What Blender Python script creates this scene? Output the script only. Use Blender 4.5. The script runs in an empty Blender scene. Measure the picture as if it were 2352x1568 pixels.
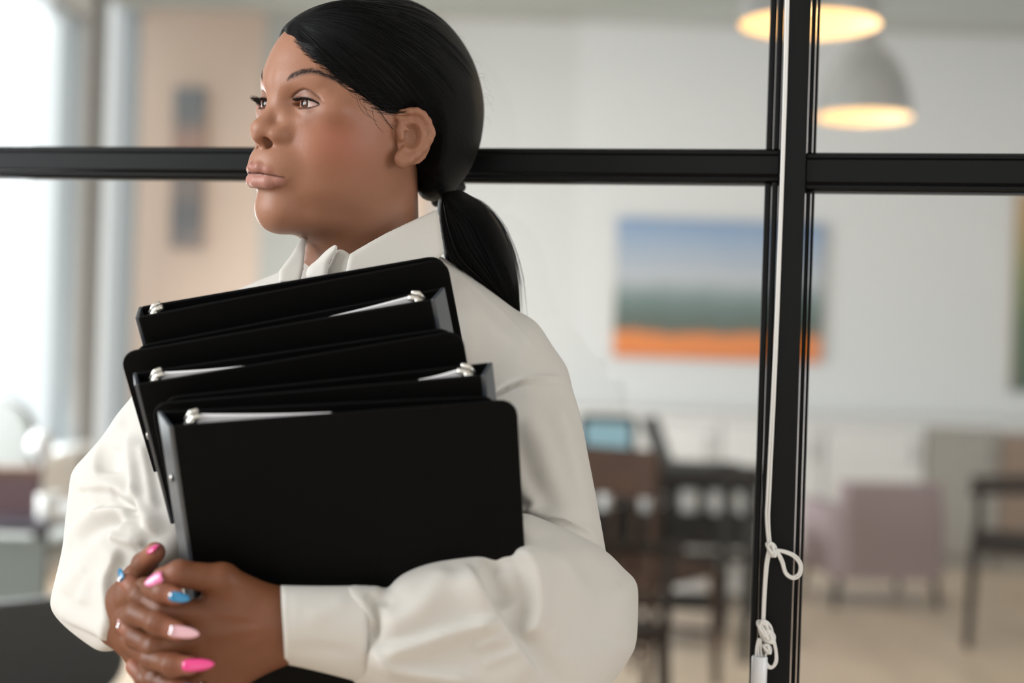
import bpy, math, random
import numpy as np
from mathutils import Vector, Matrix
random.seed(7); RNG = np.random.default_rng(7)
SC = bpy.context.scene
COL = SC.collection

# ------------------------------------------------------------------ camera
F = 3267.0                      # focal length in pixels of the 2352x1568 frame (50 mm on 36 mm)
CAM_H = 1.28                    # camera height above the floor
ROLL = math.radians(1.8)
CR = np.array([math.cos(ROLL), 0, math.sin(ROLL)])
CU = np.array([-math.sin(ROLL), 0, math.cos(ROLL)])
CF = np.array([0.0, 1.0, 0.0])
CO = np.array([0, 0, CAM_H])
cam = bpy.data.cameras.new('camera'); cam_o = bpy.data.objects.new('camera', cam); COL.objects.link(cam_o)
cam.sensor_width = 36.0; cam.lens = 36.0 * F / 2352.0
cam.clip_start = 0.05; cam.clip_end = 60
cam_o.matrix_world = Matrix(((CR[0], CU[0], -CF[0], CO[0]), (CR[1], CU[1], -CF[1], CO[1]), (CR[2], CU[2], -CF[2], CO[2]), (0, 0, 0, 1)))
cam.dof.use_dof = True; cam.dof.focus_distance = 1.31; cam.dof.aperture_fstop = 2.2
SC.camera = cam_o

# ------------------------------------------------------------------ world, daylight, exposure
SC.view_settings.view_transform = 'Standard'; SC.view_settings.look = 'None'
SC.view_settings.gamma = 1.0; SC.view_settings.exposure = 0.0
SC.view_settings.use_curve_mapping = False
world = bpy.data.worlds.new('world'); SC.world = world; world.use_nodes = True
world.node_tree.nodes['Background'].inputs[0].default_value = (0.93, 0.97, 1.0, 1)
world.node_tree.nodes['Background'].inputs[1].default_value = 1.25
try:
    SC.cycles.use_denoising = True
    SC.cycles.max_bounces = 8; SC.cycles.transparent_max_bounces = 12
    SC.cycles.sample_clamp_indirect = 4.0
except Exception:
    pass

def area(name, loc, target, sx, sy, power, color=(1, 1, 1)):
    l = bpy.data.lights.new(name, 'AREA'); l.shape = 'RECTANGLE'; l.size = sx; l.size_y = sy
    l.energy = power; l.color = color
    o = bpy.data.objects.new(name, l); COL.objects.link(o); o.location = loc
    o.rotation_euler = (Vector(target) - Vector(loc)).to_track_quat('-Z', 'Y').to_euler()
    return o
# daylight through the tall windows of the near room (left wall) and of the far room (left wall)
area('daylight_near', (-2.36, 0.48, 2.05), (0, 0.48, 1.75), 1.85, 1.6, 77, (0.95, 0.98, 1.0))
area('daylight_rear', (-0.4, -3.20, 1.9), (-0.4, 0, 1.7), 2.6, 1.7, 8, (1.0, 0.98, 0.95))
area('fill_right', (4.52, -0.75, 1.75), (0, -0.2, 1.45), 3.4, 1.9, 62, (0.96, 0.98, 1.0))  # unseen fill light, added to brighten the camera-facing side
area('daylight_far', (-2.34, 5.6, 1.2), (0, 5.6, 0.45), 3.6, 1.3, 195, (0.97, 0.985, 1.0))

# ------------------------------------------------------------------ helpers
def P(px, py, d):
    """world point on the ray of a photo pixel at depth d (metres along the optical axis)"""
    return CO + CR * ((px - 1176.0) / F * d) + CU * ((784.0 - py) / F * d) + CF * d
def project(V):
    q = np.asarray(V, dtype=np.float64) - CO
    d = q @ CF
    d_ = np.where(d < 1e-3, 1e-3, d)
    return 1176.0 + F * (q @ CR) / d_, 784.0 - F * (q @ CU) / d_, d
def lin(r, g=None, b=None):
    if g is None: r, g, b = r
    f = lambda c: (c / 255.0) / 12.92 if c / 255.0 <= 0.04045 else ((c / 255.0 + 0.055) / 1.055) ** 2.4
    return (f(r), f(g), f(b), 1.0)

MATS = {}
def mat(name, rgb=(200, 200, 200), rough=0.6, metal=0.0, bump=0.0, bscale=40.0, vary=0.0, vscale=6.0, spec=0.5,
        emit=None, estr=0.0, sub=0.0, attr=None, coat=0.0, sheen=0.0, stretch=None, trans=0.0):
    if name in MATS: return MATS[name]
    m = bpy.data.materials.new(name); m.use_nodes = True; MATS[name] = m
    nt = m.node_tree; N = nt.nodes; L = nt.links
    b = N['Principled BSDF']
    c = lin(rgb)
    b.inputs['Base Color'].default_value = c
    b.inputs['Roughness'].default_value = rough
    b.inputs['Metallic'].default_value = metal
    b.inputs['Specular IOR Level'].default_value = spec
    b.inputs['Coat Weight'].default_value = coat
    b.inputs['Sheen Weight'].default_value = sheen
    if sub:
        b.inputs['Subsurface Weight'].default_value = sub
        b.inputs['Subsurface Radius'].default_value = (1.0, 0.35, 0.18)
        b.inputs['Subsurface Scale'].default_value = 0.006
    if trans: b.inputs['Transmission Weight'].default_value = trans
    tc = N.new('ShaderNodeTexCoord'); co = tc.outputs['Object']
    if stretch:
        mp = N.new('ShaderNodeMapping'); mp.inputs['Scale'].default_value = stretch
        L.new(co, mp.inputs['Vector']); co = mp.outputs['Vector']
    src = None
    if attr:
        at = N.new('ShaderNodeAttribute'); at.attribute_name = attr; src = at.outputs['Color']
        L.new(src, b.inputs['Base Color'])
    if vary:
        nz = N.new('ShaderNodeTexNoise'); nz.inputs['Scale'].default_value = vscale; nz.inputs['Detail'].default_value = 4
        L.new(co, nz.inputs['Vector'])
        mx = N.new('ShaderNodeMix'); mx.data_type = 'RGBA'; mx.blend_type = 'MULTIPLY'; mx.inputs[0].default_value = 1.0
        mr = N.new('ShaderNodeMapRange'); mr.inputs[1].default_value = 0.3; mr.inputs[2].default_value = 0.7
        mr.inputs[3].default_value = 1 - vary; mr.inputs[4].default_value = 1 + vary * 0.5
        L.new(nz.outputs['Fac'], mr.inputs[0])
        if src is not None: L.new(src, mx.inputs[6])
        else: mx.inputs[6].default_value = c
        L.new(mr.outputs[0], mx.inputs[7]); L.new(mx.outputs[2], b.inputs['Base Color'])
    if bump:
        nb = N.new('ShaderNodeTexNoise'); nb.inputs['Scale'].default_value = bscale; nb.inputs['Detail'].default_value = 5
        L.new(co, nb.inputs['Vector'])
        bp = N.new('ShaderNodeBump'); bp.inputs['Strength'].default_value = bump; bp.inputs['Distance'].default_value = 0.002
        L.new(nb.outputs['Fac'], bp.inputs['Height']); L.new(bp.outputs[0], b.inputs['Normal'])
    if emit:
        b.inputs['Emission Color'].default_value = lin(emit); b.inputs['Emission Strength'].default_value = estr
    return m

def link(name, me, m=None, parent=None, smooth=True):
    o = bpy.data.objects.new(name, me); COL.objects.link(o)
    if m is not None: me.materials.append(m)
    if parent is not None: o.parent = parent
    if smooth and len(me.polygons): me.polygons.foreach_set('use_smooth', np.ones(len(me.polygons), dtype=bool))
    return o
def mesh_from(name, V, Fc):
    me = bpy.data.meshes.new(name)
    if isinstance(Fc, np.ndarray) and Fc.ndim == 2:
        V = np.asarray(V, np.float32); Fc = np.asarray(Fc, np.int32)
        k = Fc.shape[1]
        me.vertices.add(len(V)); me.vertices.foreach_set('co', V.ravel())
        me.loops.add(Fc.size); me.loops.foreach_set('vertex_index', Fc.ravel())
        me.polygons.add(len(Fc)); me.polygons.foreach_set('loop_start', np.arange(0, Fc.size, k, dtype=np.int32))
        me.update(calc_edges=True); me.validate()
    else:
        me.from_pydata([tuple(map(float, v)) for v in V], [], [tuple(map(int, f)) for f in Fc]); me.update()
    return me
class MB:
    """collects boxes, tubes, lathes into one mesh"""
    def __init__(s): s.v = []; s.f = []
    def add(s, V, Fc):
        o = len(s.v); s.v += [tuple(map(float, v)) for v in V]; s.f += [tuple(int(i) + o for i in f) for f in Fc]; return s
    def box(s, lo, hi, M=None):
        x0, y0, z0 = lo; x1, y1, z1 = hi
        V = [(x, y, z) for x in (x0, x1) for y in (y0, y1) for z in (z0, z1)]
        if M is not None: V = [M @ Vector(v) for v in V]
        return s.add(V, [(0, 1, 3, 2), (4, 6, 7, 5), (0, 4, 5, 1), (2, 3, 7, 6), (0, 2, 6, 4), (1, 5, 7, 3)])
    def rbox(s, lo, hi, r=0.01, M=None, seg=3, axis=2):
        """box with rounded vertical (axis) edges"""
        a, b = [i for i in range(3) if i != axis]
        r = min(r, abs(hi[a] - lo[a]) * .499, abs(hi[b] - lo[b]) * .499)
        pts = []
        for cx, cy, a0 in ((hi[a] - r, hi[b] - r, 0), (lo[a] + r, hi[b] - r, 90), (lo[a] + r, lo[b] + r, 180), (hi[a] - r, lo[b] + r, 270)):
            for k in range(seg + 1):
                t = math.radians(a0 + 90 * k / seg); pts.append((cx + r * math.cos(t), cy + r * math.sin(t)))
        n = len(pts); V = []
        for z in (lo[axis], hi[axis]):
            for p in pts:
                v = [0, 0, 0]; v[a], v[b], v[axis] = p[0], p[1], z; V.append(M @ Vector(v) if M is not None else v)
        Fc = [tuple(range(n - 1, -1, -1)), tuple(range(n, 2 * n))] + [(i, (i + 1) % n, n + (i + 1) % n, n + i) for i in range(n)]
        return s.add(V, Fc)
    def tube(s, pts, r, seg=8, cap=True):
        pts = [Vector(p) for p in pts]; n = len(pts)
        rs = r if isinstance(r, (list, tuple, np.ndarray)) else [r] * n
        up = Vector((0.13, 0.21, 0.97)); V = []; prev = None
        for i, p in enumerate(pts):
            t = (pts[min(i + 1, n - 1)] - pts[max(i - 1, 0)])
            if t.length < 1e-9: t = Vector((0, 0, 1))
            t.normalize()
            if prev is None:
                x = t.cross(up)
                if x.length < 1e-3: x = t.cross(Vector((1, 0, 0)))
            else: x = prev - t * prev.dot(t)
            x.normalize(); prev = x; y = t.cross(x)
            for k in range(seg):
                a = 2 * math.pi * k / seg; V.append(p + (x * math.cos(a) + y * math.sin(a)) * rs[i])
        Fc = [(i * seg + k, i * seg + (k + 1) % seg, (i + 1) * seg + (k + 1) % seg, (i + 1) * seg + k) for i in range(n - 1) for k in range(seg)]
        if cap: Fc += [tuple(range(seg - 1, -1, -1)), tuple(range((n - 1) * seg, n * seg))]
        return s.add(V, Fc)
    def lathe(s, prof, c=(0, 0, 0), seg=24, M=None):
        V = []; n = len(prof)
        for r, z in prof:
            for k in range(seg):
                a = 2 * math.pi * k / seg; v = Vector((c[0] + r * math.cos(a), c[1] + r * math.sin(a), c[2] + z))
                V.append(M @ v if M is not None else v)
        return s.add(V, [(i * seg + k, i * seg + (k + 1) % seg, (i + 1) * seg + (k + 1) % seg, (i + 1) * seg + k) for i in range(n - 1) for k in range(seg)])
    def build(s, name, m, parent=None, smooth=False, bevel=0.0):
        o = link(name, mesh_from(name, s.v, s.f), m, parent, smooth)
        if bevel:
            md = o.modifiers.new('bevel', 'BEVEL'); md.width = bevel; md.segments = 2; md.limit_method = 'ANGLE'
        return o
def tag(o, label=None, cat=None, group=None, kind=None):
    if label: o['label'] = label
    if cat: o['category'] = cat
    if group: o['group'] = group
    if kind: o['kind'] = kind
    return o
def empty(name, loc=(0, 0, 0), rz=0.0):
    o = bpy.data.objects.new(name, None); COL.objects.link(o); o.location = loc; o.rotation_euler = (0, 0, rz); o.empty_display_size = 0.05
    return o
def xf(loc, rz=0.0):
    return Matrix.Translation(Vector(loc)) @ Matrix.Rotation(rz, 4, 'Z')

# ------------------------------------------------------------------ implicit modelling
def smin(a, b, k):
    h = np.clip(0.5 + 0.5 * (b - a) / k, 0, 1)
    return b * (1 - h) + a * h - k * h * (1 - h)
def smax(a, b, k): return -smin(-a, -b, k)
def ell(p, c, r):
    q = (p - np.asarray(c, np.float32)); r = np.asarray(r, np.float32)
    k0 = np.sqrt(((q / r) ** 2).sum(1)) + 1e-9; k1 = np.sqrt(((q / (r * r)) ** 2).sum(1)) + 1e-9
    return k0 * (k0 - 1.0) / k1
def cap(p, a, b, ra, rb=None):
    a = np.asarray(a, np.float32); b = np.asarray(b, np.float32); rb = ra if rb is None else rb
    ba = b - a; q = p - a; t = np.clip(q @ ba / max(float(ba @ ba), 1e-12), 0, 1)
    return np.sqrt(((q - t[:, None] * ba) ** 2).sum(1)) - (ra + (rb - ra) * t)
def chain(p, pts, rs, k):
    d = None
    for i in range(len(pts) - 1):
        e = cap(p, pts[i], pts[i + 1], rs[i], rs[i + 1]); d = e if d is None else smin(d, e, k)
    return d
def surf(fn, lo, hi, h, B=4, slack=2.0):
    """sparse evaluation of an implicit function, polygonised with surface nets"""
    lo = np.asarray(lo, float); nb = np.maximum(1, np.ceil((np.asarray(hi, float) - lo) / (B * h)).astype(int))
    ii = np.stack(np.meshgrid(*[np.arange(n) for n in nb], indexing='ij'), -1).reshape(-1, 3)
    def ev(pts):
        out = np.empty(len(pts), np.float32)
        for s in range(0, len(pts), 300000): out[s:s + 300000] = fn(pts[s:s + 300000].astype(np.float32))
        return out
    cv = ev(lo + (ii + 0.5) * (B * h))
    D = np.repeat(np.repeat(np.repeat(cv.reshape(nb), B, 0), B, 1), B, 2)
    D = np.pad(D, ((0, 1),) * 3, mode='edge')
    act = ii[np.abs(cv) < B * h * 0.87 * slack]
    o = np.stack(np.meshgrid(*[np.arange(B + 1)] * 3, indexing='ij'), -1).reshape(-1, 3)
    g = (act[:, None, :] * B + o[None]).reshape(-1, 3)
    flat = np.unique(np.ravel_multi_index(g.T, D.shape))
    g = np.stack(np.unravel_index(flat, D.shape), 1)
    D.ravel()[flat] = ev(lo + g * h)
    S = D < 0; n = D.shape
    cnt = np.zeros((n[0] - 1, n[1] - 1, n[2] - 1), np.int8)
    for dx in (0, 1):
        for dy in (0, 1):
            for dz in (0, 1): cnt += S[dx:n[0] - 1 + dx, dy:n[1] - 1 + dy, dz:n[2] - 1 + dz]
    cells = np.argwhere((cnt > 0) & (cnt < 8))
    idx = np.full(cnt.shape, -1, np.int32); idx[cells[:, 0], cells[:, 1], cells[:, 2]] = np.arange(len(cells))
    acc = np.zeros((len(cells), 3)); num = np.zeros(len(cells))
    cor = [(x, y, z) for x in (0, 1) for y in (0, 1) for z in (0, 1)]
    for a in cor:
        for ax in range(3):
            if a[ax]: continue
            b = list(a); b[ax] = 1
            va = D[cells[:, 0] + a[0], cells[:, 1] + a[1], cells[:, 2] + a[2]]; vb = D[cells[:, 0] + b[0], cells[:, 1] + b[1], cells[:, 2] + b[2]]
            m = (va < 0) != (vb < 0)
            t = np.where(m, va / np.where(m, va - vb, 1), 0)
            pt = np.array(a, float) + np.zeros((len(cells), 3)); pt[:, ax] += t
            acc[m] += pt[m]; num[m] += 1
    V = lo + (cells + acc / num[:, None]) * h
    Q = []
    for ax in range(3):
        sl0 = [slice(None)] * 3; sl1 = [slice(None)] * 3; sl0[ax] = slice(0, -1); sl1[ax] = slice(1, None)
        s0 = S[tuple(sl0)]; s1 = S[tuple(sl1)]
        e = np.argwhere(s0 != s1)
        u, w = (ax + 1) % 3, (ax + 2) % 3
        e = e[(e[:, u] > 0) & (e[:, w] > 0) & (e[:, u] < n[u] - 1) & (e[:, w] < n[w] - 1)]
        def c(du, dw):
            q = e.copy(); q[:, u] -= du; q[:, w] -= dw; return idx[q[:, 0], q[:, 1], q[:, 2]]
        q = np.stack([c(1, 1), c(0, 1), c(0, 0), c(1, 0)], 1)
        fl = ~S[e[:, 0], e[:, 1], e[:, 2]]
        q[fl] = q[fl][:, ::-1]; Q.append(q)
    Q = np.concatenate(Q); Q = Q[(Q >= 0).all(1)]
    return V, Q
def lap(V, Q, it=2, lam=0.5):
    E = np.concatenate([Q[:, [0, 1]], Q[:, [1, 2]], Q[:, [2, 3]], Q[:, [3, 0]]]); n = len(V)
    deg = np.bincount(E[:, 0], minlength=n) + np.bincount(E[:, 1], minlength=n); deg = np.maximum(deg, 1)
    for _ in range(it):
        A = np.empty_like(V)
        for k in range(3):
            A[:, k] = np.bincount(E[:, 0], V[E[:, 1], k], n) + np.bincount(E[:, 1], V[E[:, 0], k], n)
        V = V + lam * (A / deg[:, None] - V)
    return V
def normals(V, Q):
    fn = np.cross(V[Q[:, 2]] - V[Q[:, 0]], V[Q[:, 3]] - V[Q[:, 1]])
    Nn = np.zeros_like(V)
    for j in range(4):
        for k in range(3): Nn[:, k] += np.bincount(Q[:, j], fn[:, k], len(V))
    return Nn / (np.linalg.norm(Nn, axis=1, keepdims=True) + 1e-12)
def spline(pts, n=8, closed=False):
    pts = np.asarray(pts, float); m = len(pts); out = []
    for i in range(m if closed else m - 1):
        g = lambda j: pts[j % m] if closed else pts[min(max(j, 0), m - 1)]
        p0, p1, p2, p3 = g(i - 1), g(i), g(i + 1), g(i + 2)
        for t in np.arange(n) / n:
            out.append(0.5 * (2 * p1 + (p2 - p0) * t + (2 * p0 - 5 * p1 + 4 * p2 - p3) * t * t + (3 * p1 - p0 - 3 * p2 + p3) * t ** 3))
    if not closed: out.append(pts[-1])
    return np.array(out)
class Poly2D:
    """signed distance (pixels, positive inside) to a smoothed closed outline, sampled on a grid"""
    def __init__(s, pts, step=4.0, n=5, smooth=True):
        q = spline(pts, n, True) if smooth else np.asarray(pts, float); s.q = q
        s.lo = q.min(0) - 60; hi = q.max(0) + 60; s.st = step
        gx = np.arange(s.lo[0], hi[0] + step, step); gy = np.arange(s.lo[1], hi[1] + step, step)
        X, Y = np.meshgrid(gx, gy, indexing='ij'); pt = np.stack([X.ravel(), Y.ravel()], 1).astype(np.float32)
        d = np.full(len(pt), 1e9, np.float32); ins = np.zeros(len(pt), bool)
        for i in range(len(q)):
            a = q[i].astype(np.float32); b = q[(i + 1) % len(q)].astype(np.float32); ba = b - a; pa = pt - a
            t = np.clip(pa @ ba / max(float(ba @ ba), 1e-9), 0, 1); d = np.minimum(d, ((pa - t[:, None] * ba) ** 2).sum(1))
            c = (a[1] > pt[:, 1]) != (b[1] > pt[:, 1])
            with np.errstate(divide='ignore', invalid='ignore'):
                ins ^= c & (pt[:, 0] < (b[0] - a[0]) * (pt[:, 1] - a[1]) / (b[1] - a[1]) + a[0])
        d = np.sqrt(d); s.g = np.where(ins, d, -d).reshape(X.shape)
    def __call__(s, px, py):
        u = (px - s.lo[0]) / s.st; v = (py - s.lo[1]) / s.st; n0, n1 = s.g.shape
        uc = np.clip(u, 0, n0 - 1.001); vc = np.clip(v, 0, n1 - 1.001); i = uc.astype(int); j = vc.astype(int); fu = uc - i; fv = vc - j
        r = (s.g[i, j] * (1 - fu) + s.g[i + 1, j] * fu) * (1 - fv) + (s.g[i, j + 1] * (1 - fu) + s.g[i + 1, j + 1] * fu) * fv
        return r - np.hypot(u - uc, v - vc) * s.st
def inflate(poly, d0, R, T):
    """solid with a traced outline, its own distance d0 and thickness: rounded over R metres, half thickness T"""
    def f(px, py, d):
        dd = d0(px, py) if callable(d0) else d0
        s = poly(px, py) * dd / F; r = R(px, py) if callable(R) else R; t_ = T(px, py) if callable(T) else T
        q = np.maximum(r - s, 0); t = np.abs(d - dd) * (r / t_)
        return (np.sqrt(q * q + t * t) - r) * np.minimum(1.0, t_ / r)
    return f
def plane(*c):
    """depth as a smooth function through (px, py, d) control points (least squares plane / quadric)"""
    A = np.array([(1, x / 1000, y / 1000) for x, y, d in c]); b = np.array([d for x, y, d in c])
    if len(c) >= 6: A = np.array([(1, x / 1000, y / 1000, x * x / 1e6, x * y / 1e6, y * y / 1e6) for x, y, d in c])
    k = np.linalg.lstsq(A, b, rcond=None)[0]
    if len(c) >= 6: return lambda x, y: k[0] + k[1] * x / 1000 + k[2] * y / 1000 + k[3] * x * x / 1e6 + k[4] * x * y / 1e6 + k[5] * y * y / 1e6
    return lambda x, y: k[0] + k[1] * x / 1000 + k[2] * y / 1000
def line_dist(px, py, pts):
    """distance, side and position along a polyline"""
    best = np.full(len(px), 1e9); side = np.zeros(len(px)); par = np.zeros(len(px)); L = 0
    seg = np.linalg.norm(np.diff(pts, axis=0), axis=1); tot = seg.sum()
    for i in range(len(pts) - 1):
        a, b = pts[i], pts[i + 1]; ba = b - a; qx, qy = px - a[0], py - a[1]
        t = np.clip((qx * ba[0] + qy * ba[1]) / max(ba @ ba, 1e-9), 0, 1)
        d = np.hypot(qx - t * ba[0], qy - t * ba[1]); m = d < best
        best = np.where(m, d, best); side = np.where(m, np.sign(ba[0] * qy - ba[1] * qx), side); par = np.where(m, (L + t * seg[i]) / tot, par); L += seg[i]
    return best, side, par
def set_color(me, rgb, name='col'):
    ca = me.color_attributes.new(name, 'FLOAT_COLOR', 'POINT')
    ca.data.foreach_set('color', np.c_[rgb, np.ones(len(rgb))].astype(np.float32).ravel())
# ================================================================== the setting
M_WALL = mat('wall_paint', (222, 222, 222), 0.85, bump=0.05, bscale=60)
M_PEACH = mat('peach_paint', (226, 202, 186), 0.85, vary=0.05, vscale=1.5)
M_CEIL = mat('ceiling_paint', (212, 211, 206), 0.9)
M_FLOOR = mat('floor_wood', (228, 207, 184), 0.38, vary=0.18, vscale=1.3, stretch=(3.0, 0.7, 1))
M_DARK = mat('black_steel', (7, 8, 9), 0.45, spec=0.2, bump=0.04, bscale=500)
M_GREYF = mat('grey_frame', (172, 178, 182), 0.55)
M_WHITEF = mat('white_frame', (228, 232, 234), 0.5)
XL, XRT, YB, YN, ZC = -2.39, 4.6, 9.0, -3.3, 3.42
def slab(name, lo, hi, m, bevel=0.0):
    mb = MB(); mb.box(lo, hi); o = mb.build(name, m, bevel=bevel); o['kind'] = 'structure'; return o
slab('floor', (XL - 0.2, YN - 0.2, -0.1), (XRT + 0.2, YB + 0.2, 0.0), M_FLOOR)
slab('ceiling', (XL - 0.2, YN - 0.2, ZC), (XRT + 0.2, YB + 0.2, ZC + 0.1), M_CEIL)
slab('wall_back', (XL - 0.2, YB, 0), (XRT + 0.2, YB + 0.15, ZC), M_WALL)
M_NEAR = mat('near_paint', (214, 211, 207), 0.9)
slab('wall_right', (XRT, 1.6, 0), (XRT + 0.15, YB, ZC), M_WALL); 
mb = MB()
for y0, y1, z0, z1 in ((YN, -2.5, 0, ZC), (-2.5, 1.0, 0, .75), (-2.5, 1.0, 2.75, ZC), (1.0, 1.6, 0, ZC)): mb.box((XRT, y0, z0), (XRT + .15, y1, z1))  # window opening added along with the right-hand fill light
tag(mb.build('wall_right_near', M_NEAR), kind='structure')
# wall behind the camera with a wide window opening
mb = MB()
for lo, hi in (((XL, YN - .15, 0), (-1.8, YN, ZC)), ((1.0, YN - .15, 0), (XRT, YN, ZC)), ((-1.8, YN - .15, 0), (1.0, YN, 0.95)), ((-1.8, YN - .15, 2.85), (1.0, YN, ZC))): mb.box(lo, hi)
tag(mb.build('wall_near', M_NEAR), kind='structure')
# left wall: two window openings, one in each room
mb = MB()
for y0, y1, z0, z1 in ((YN, -0.5, 0, ZC), (-0.5, 1.45, 0, 1.1), (-0.5, 1.45, 2.95, ZC), (1.45, 3.7, 0, ZC), (3.7, 7.85, 0, 0.62), (3.7, 7.85, 3.0, ZC), (7.85, 8.24, 0, ZC), (8.24, 8.98, 0, 0.3), (8.24, 8.98, 3.3, ZC), (8.98, YB, 0, ZC)):
    mb.box((XL - 0.16, y0, z0), (XL, y1, z1))
tag(mb.build('wall_left', M_WALL), kind='structure')
def window(n, y0, y1, z0, z1, panes, t=0.06):
    w = empty('window_%d' % n, (0, 0, 0)); w['kind'] = 'structure'
    for nm, lo, hi in (('sill', (XL - .16, y0, z0 - .02), (XL + .10, y1, z0 + .03)), ('head', (XL - .12, y0, z1 - t), (XL - .02, y1, z1)),
                       ('jamb', (XL - .12, y0, z0), (XL - .02, y0 + t, z1)), ('jamb', (XL - .12, y1 - t, z0), (XL - .02, y1, z1))):
        mb = MB(); mb.box(lo, hi); mb.build(nm, M_GREYF if nm != 'sill' else M_WHITEF, w)
    for k in range(1, panes):
        yy = y0 + (y1 - y0) * k / panes; mb = MB(); mb.box((XL - .11, yy - .025, z0), (XL - .03, yy + .025, z1)); mb.build('mullion', M_GREYF, w)
    return w
window(2, -0.5, 1.45, 1.1, 2.95, 2)
window(3, 3.7, 7.85, 0.62, 3.0, 3)
window(4, 8.24, 8.98, 0.3, 3.3, 1, 0.02)
# slim grey column in the window corner, white reveal beside it, peach stretch of the back wall
tag(MB().rbox((XL, 7.96, 0), (XL + 0.03, 8.05, ZC), 0.01).build('trim_1', mat('dark_trim', (84, 88, 90), .6)), kind='structure')
mb = MB(); mb.box((XL, YB - 0.04, 0), (-1.60, YB, ZC)); tag(mb.build('wall_peach', M_PEACH), kind='structure')
mb = MB(); mb.box((-1.60, YB - 0.10, 0), (-1.22, YB, ZC)); tag(mb.build('trim_3', mat('grey_paint', (186, 186, 182), 0.8)), kind='structure')
mb = MB(); mb.box((-1.22, YB - 0.04, 0), (-0.55, YB, ZC)); tag(mb.build('wall_peach_2', M_PEACH), kind='structure')
# ceiling beams across the far room
for i, (y0, y1, z) in enumerate(((8.2, 8.5, 3.20), (4.6, 4.9, 3.25))):
    mb = MB(); mb.box((XL, y0, z), (XRT, y1, ZC)); tag(mb.build('trim_%d' % (4 + i), mat('beam_paint', (168, 170, 164), 0.8)), kind='structure')

# ------------------------------------------------------------------ black steel and glass partition
GA = P(0, 380, 1.62); GB = P(1740, 384, 1.45)
gdir = np.array([GB[0] - GA[0], GB[1] - GA[1], 0]); gdir /= np.linalg.norm(gdir)
gnor = np.array([gdir[1], -gdir[0], 0.0])             # towards the camera side
def on_glass(px, py):
    """(u along the partition, z) of a pixel on the partition plane"""
    d = P(px, py, 1.0) - CO; t = ((GA - CO) @ gnor) / (d @ gnor); w = CO + d * t
    return (w - GA) @ gdir, w[2]
GM = Matrix(((gdir[0], gnor[0], 0, GA[0]), (gdir[1], gnor[1], 0, GA[1]), (0, 0, 1, 0), (0, 0, 0, 1)))   # local (u, out, z)
part = empty('window_1', (GA[0], GA[1], 0)); part['kind'] = 'structure'
part.matrix_world = GM
_pl = []
def pbar(name, u0, u1, o0, o1, z0, z1, m=None, bevel=0.0012):
    mb = MB(); mb.box((u0, o0, z0), (u1, o1, z1)); o = mb.build(name, m or M_DARK, part, bevel=bevel); return o
uL = -0.75; uR = on_glass(2352, 500)[0] + 0.75
up0, up1 = on_glass(1778, 800)[0], on_glass(1838, 800)[0]      # post
zr = on_glass(1200, 380)[1]                                     # rail height
u_b0 = on_glass(1745, 800)[0]; u_b1 = on_glass(1860, 800)[0]
pbar('post', up0, up1, -0.022, 0.022, 0, ZC, bevel=0.002)
pbar('post', uL - 0.05, uL, -0.022, 0.022, 0, ZC)
zr2 = on_glass(2100, 398)[1]
for (a, b, z, hh) in ((uL, up0, zr, 0.0095), (up1, uR, zr2, 0.0115)):
    pbar('rail', a, b, -0.016, 0.016, z - hh, z + hh)
    for sgn in (1, -1):
        za = z + sgn * (hh + 0.0012); zb = z + sgn * (hh + 0.0062)
        pbar('glazing_bead', a, b, -0.012, 0.011, min(za, zb), max(za, zb))
        zc = z + sgn * (hh + 0.0062); zd = z + sgn * (hh + 0.0085)
        pbar('glazing_bead', a, b, -0.016, 0.003, min(zc, zd), max(zc, zd))
    pbar('rail', a, b, -0.016, 0.016, 0.0, 0.08); pbar('rail', a, b, -0.016, 0.016, ZC - 0.06, ZC); pbar('rail', a, b, -0.016, 0.016, 0.70, 0.722)
for (z0, z1) in ((0.722, zr - 0.0165), (zr + 0.0165, ZC - 0.06)):
    pbar('glazing_bead', u_b0, u_b0 + 0.0065, -0.014, 0.006, z0, z1); pbar('glazing_bead', u_b0 + 0.0075, up0 - 0.001, -0.016, 0.013, z0, z1)
for (z0, z1) in ((0.722, zr2 - 0.019), (zr2 + 0.019, ZC - 0.06)):
    pbar('glazing_bead', up1 + 0.001, up1 + 0.0055, -0.016, 0.004, z0, z1); pbar('glazing_bead', up1 + 0.0065, u_b1, -0.014, 0.010, z0, z1)
# glass: clear sheet that also mirrors the room a little
mg = bpy.data.materials.new('clear_glass'); mg.use_nodes = True; MATS['clear_glass'] = mg
nt = mg.node_tree; nt.nodes.remove(nt.nodes['Principled BSDF'])
tr = nt.nodes.new('ShaderNodeBsdfTransparent'); tr.inputs[0].default_value = (0.95, 0.965, 0.955, 1)
gl = nt.nodes.new('ShaderNodeBsdfGlossy'); gl.inputs['Roughness'].default_value = 0.0
fr = nt.nodes.new('ShaderNodeFresnel'); fr.inputs[0].default_value = 1.38
ms = nt.nodes.new('ShaderNodeMixShader'); nt.links.new(fr.outputs[0], ms.inputs[0]); nt.links.new(tr.outputs[0], ms.inputs[1]); nt.links.new(gl.outputs[0], ms.inputs[2])
nt.links.new(ms.outputs[0], nt.nodes['Material Output'].inputs[0])
for (a, b, z) in ((uL, u_b0 + 0.003, zr), (u_b1 - 0.003, uR, zr2)):
    for (z0, z1) in ((0.08, 0.70), (0.722, z - 0.014), (z + 0.014, ZC - 0.06)):
        mb = MB(); mb.box((a, -0.003, z0), (b, 0.003, z1)); mb.build('pane', mg, part)
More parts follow.
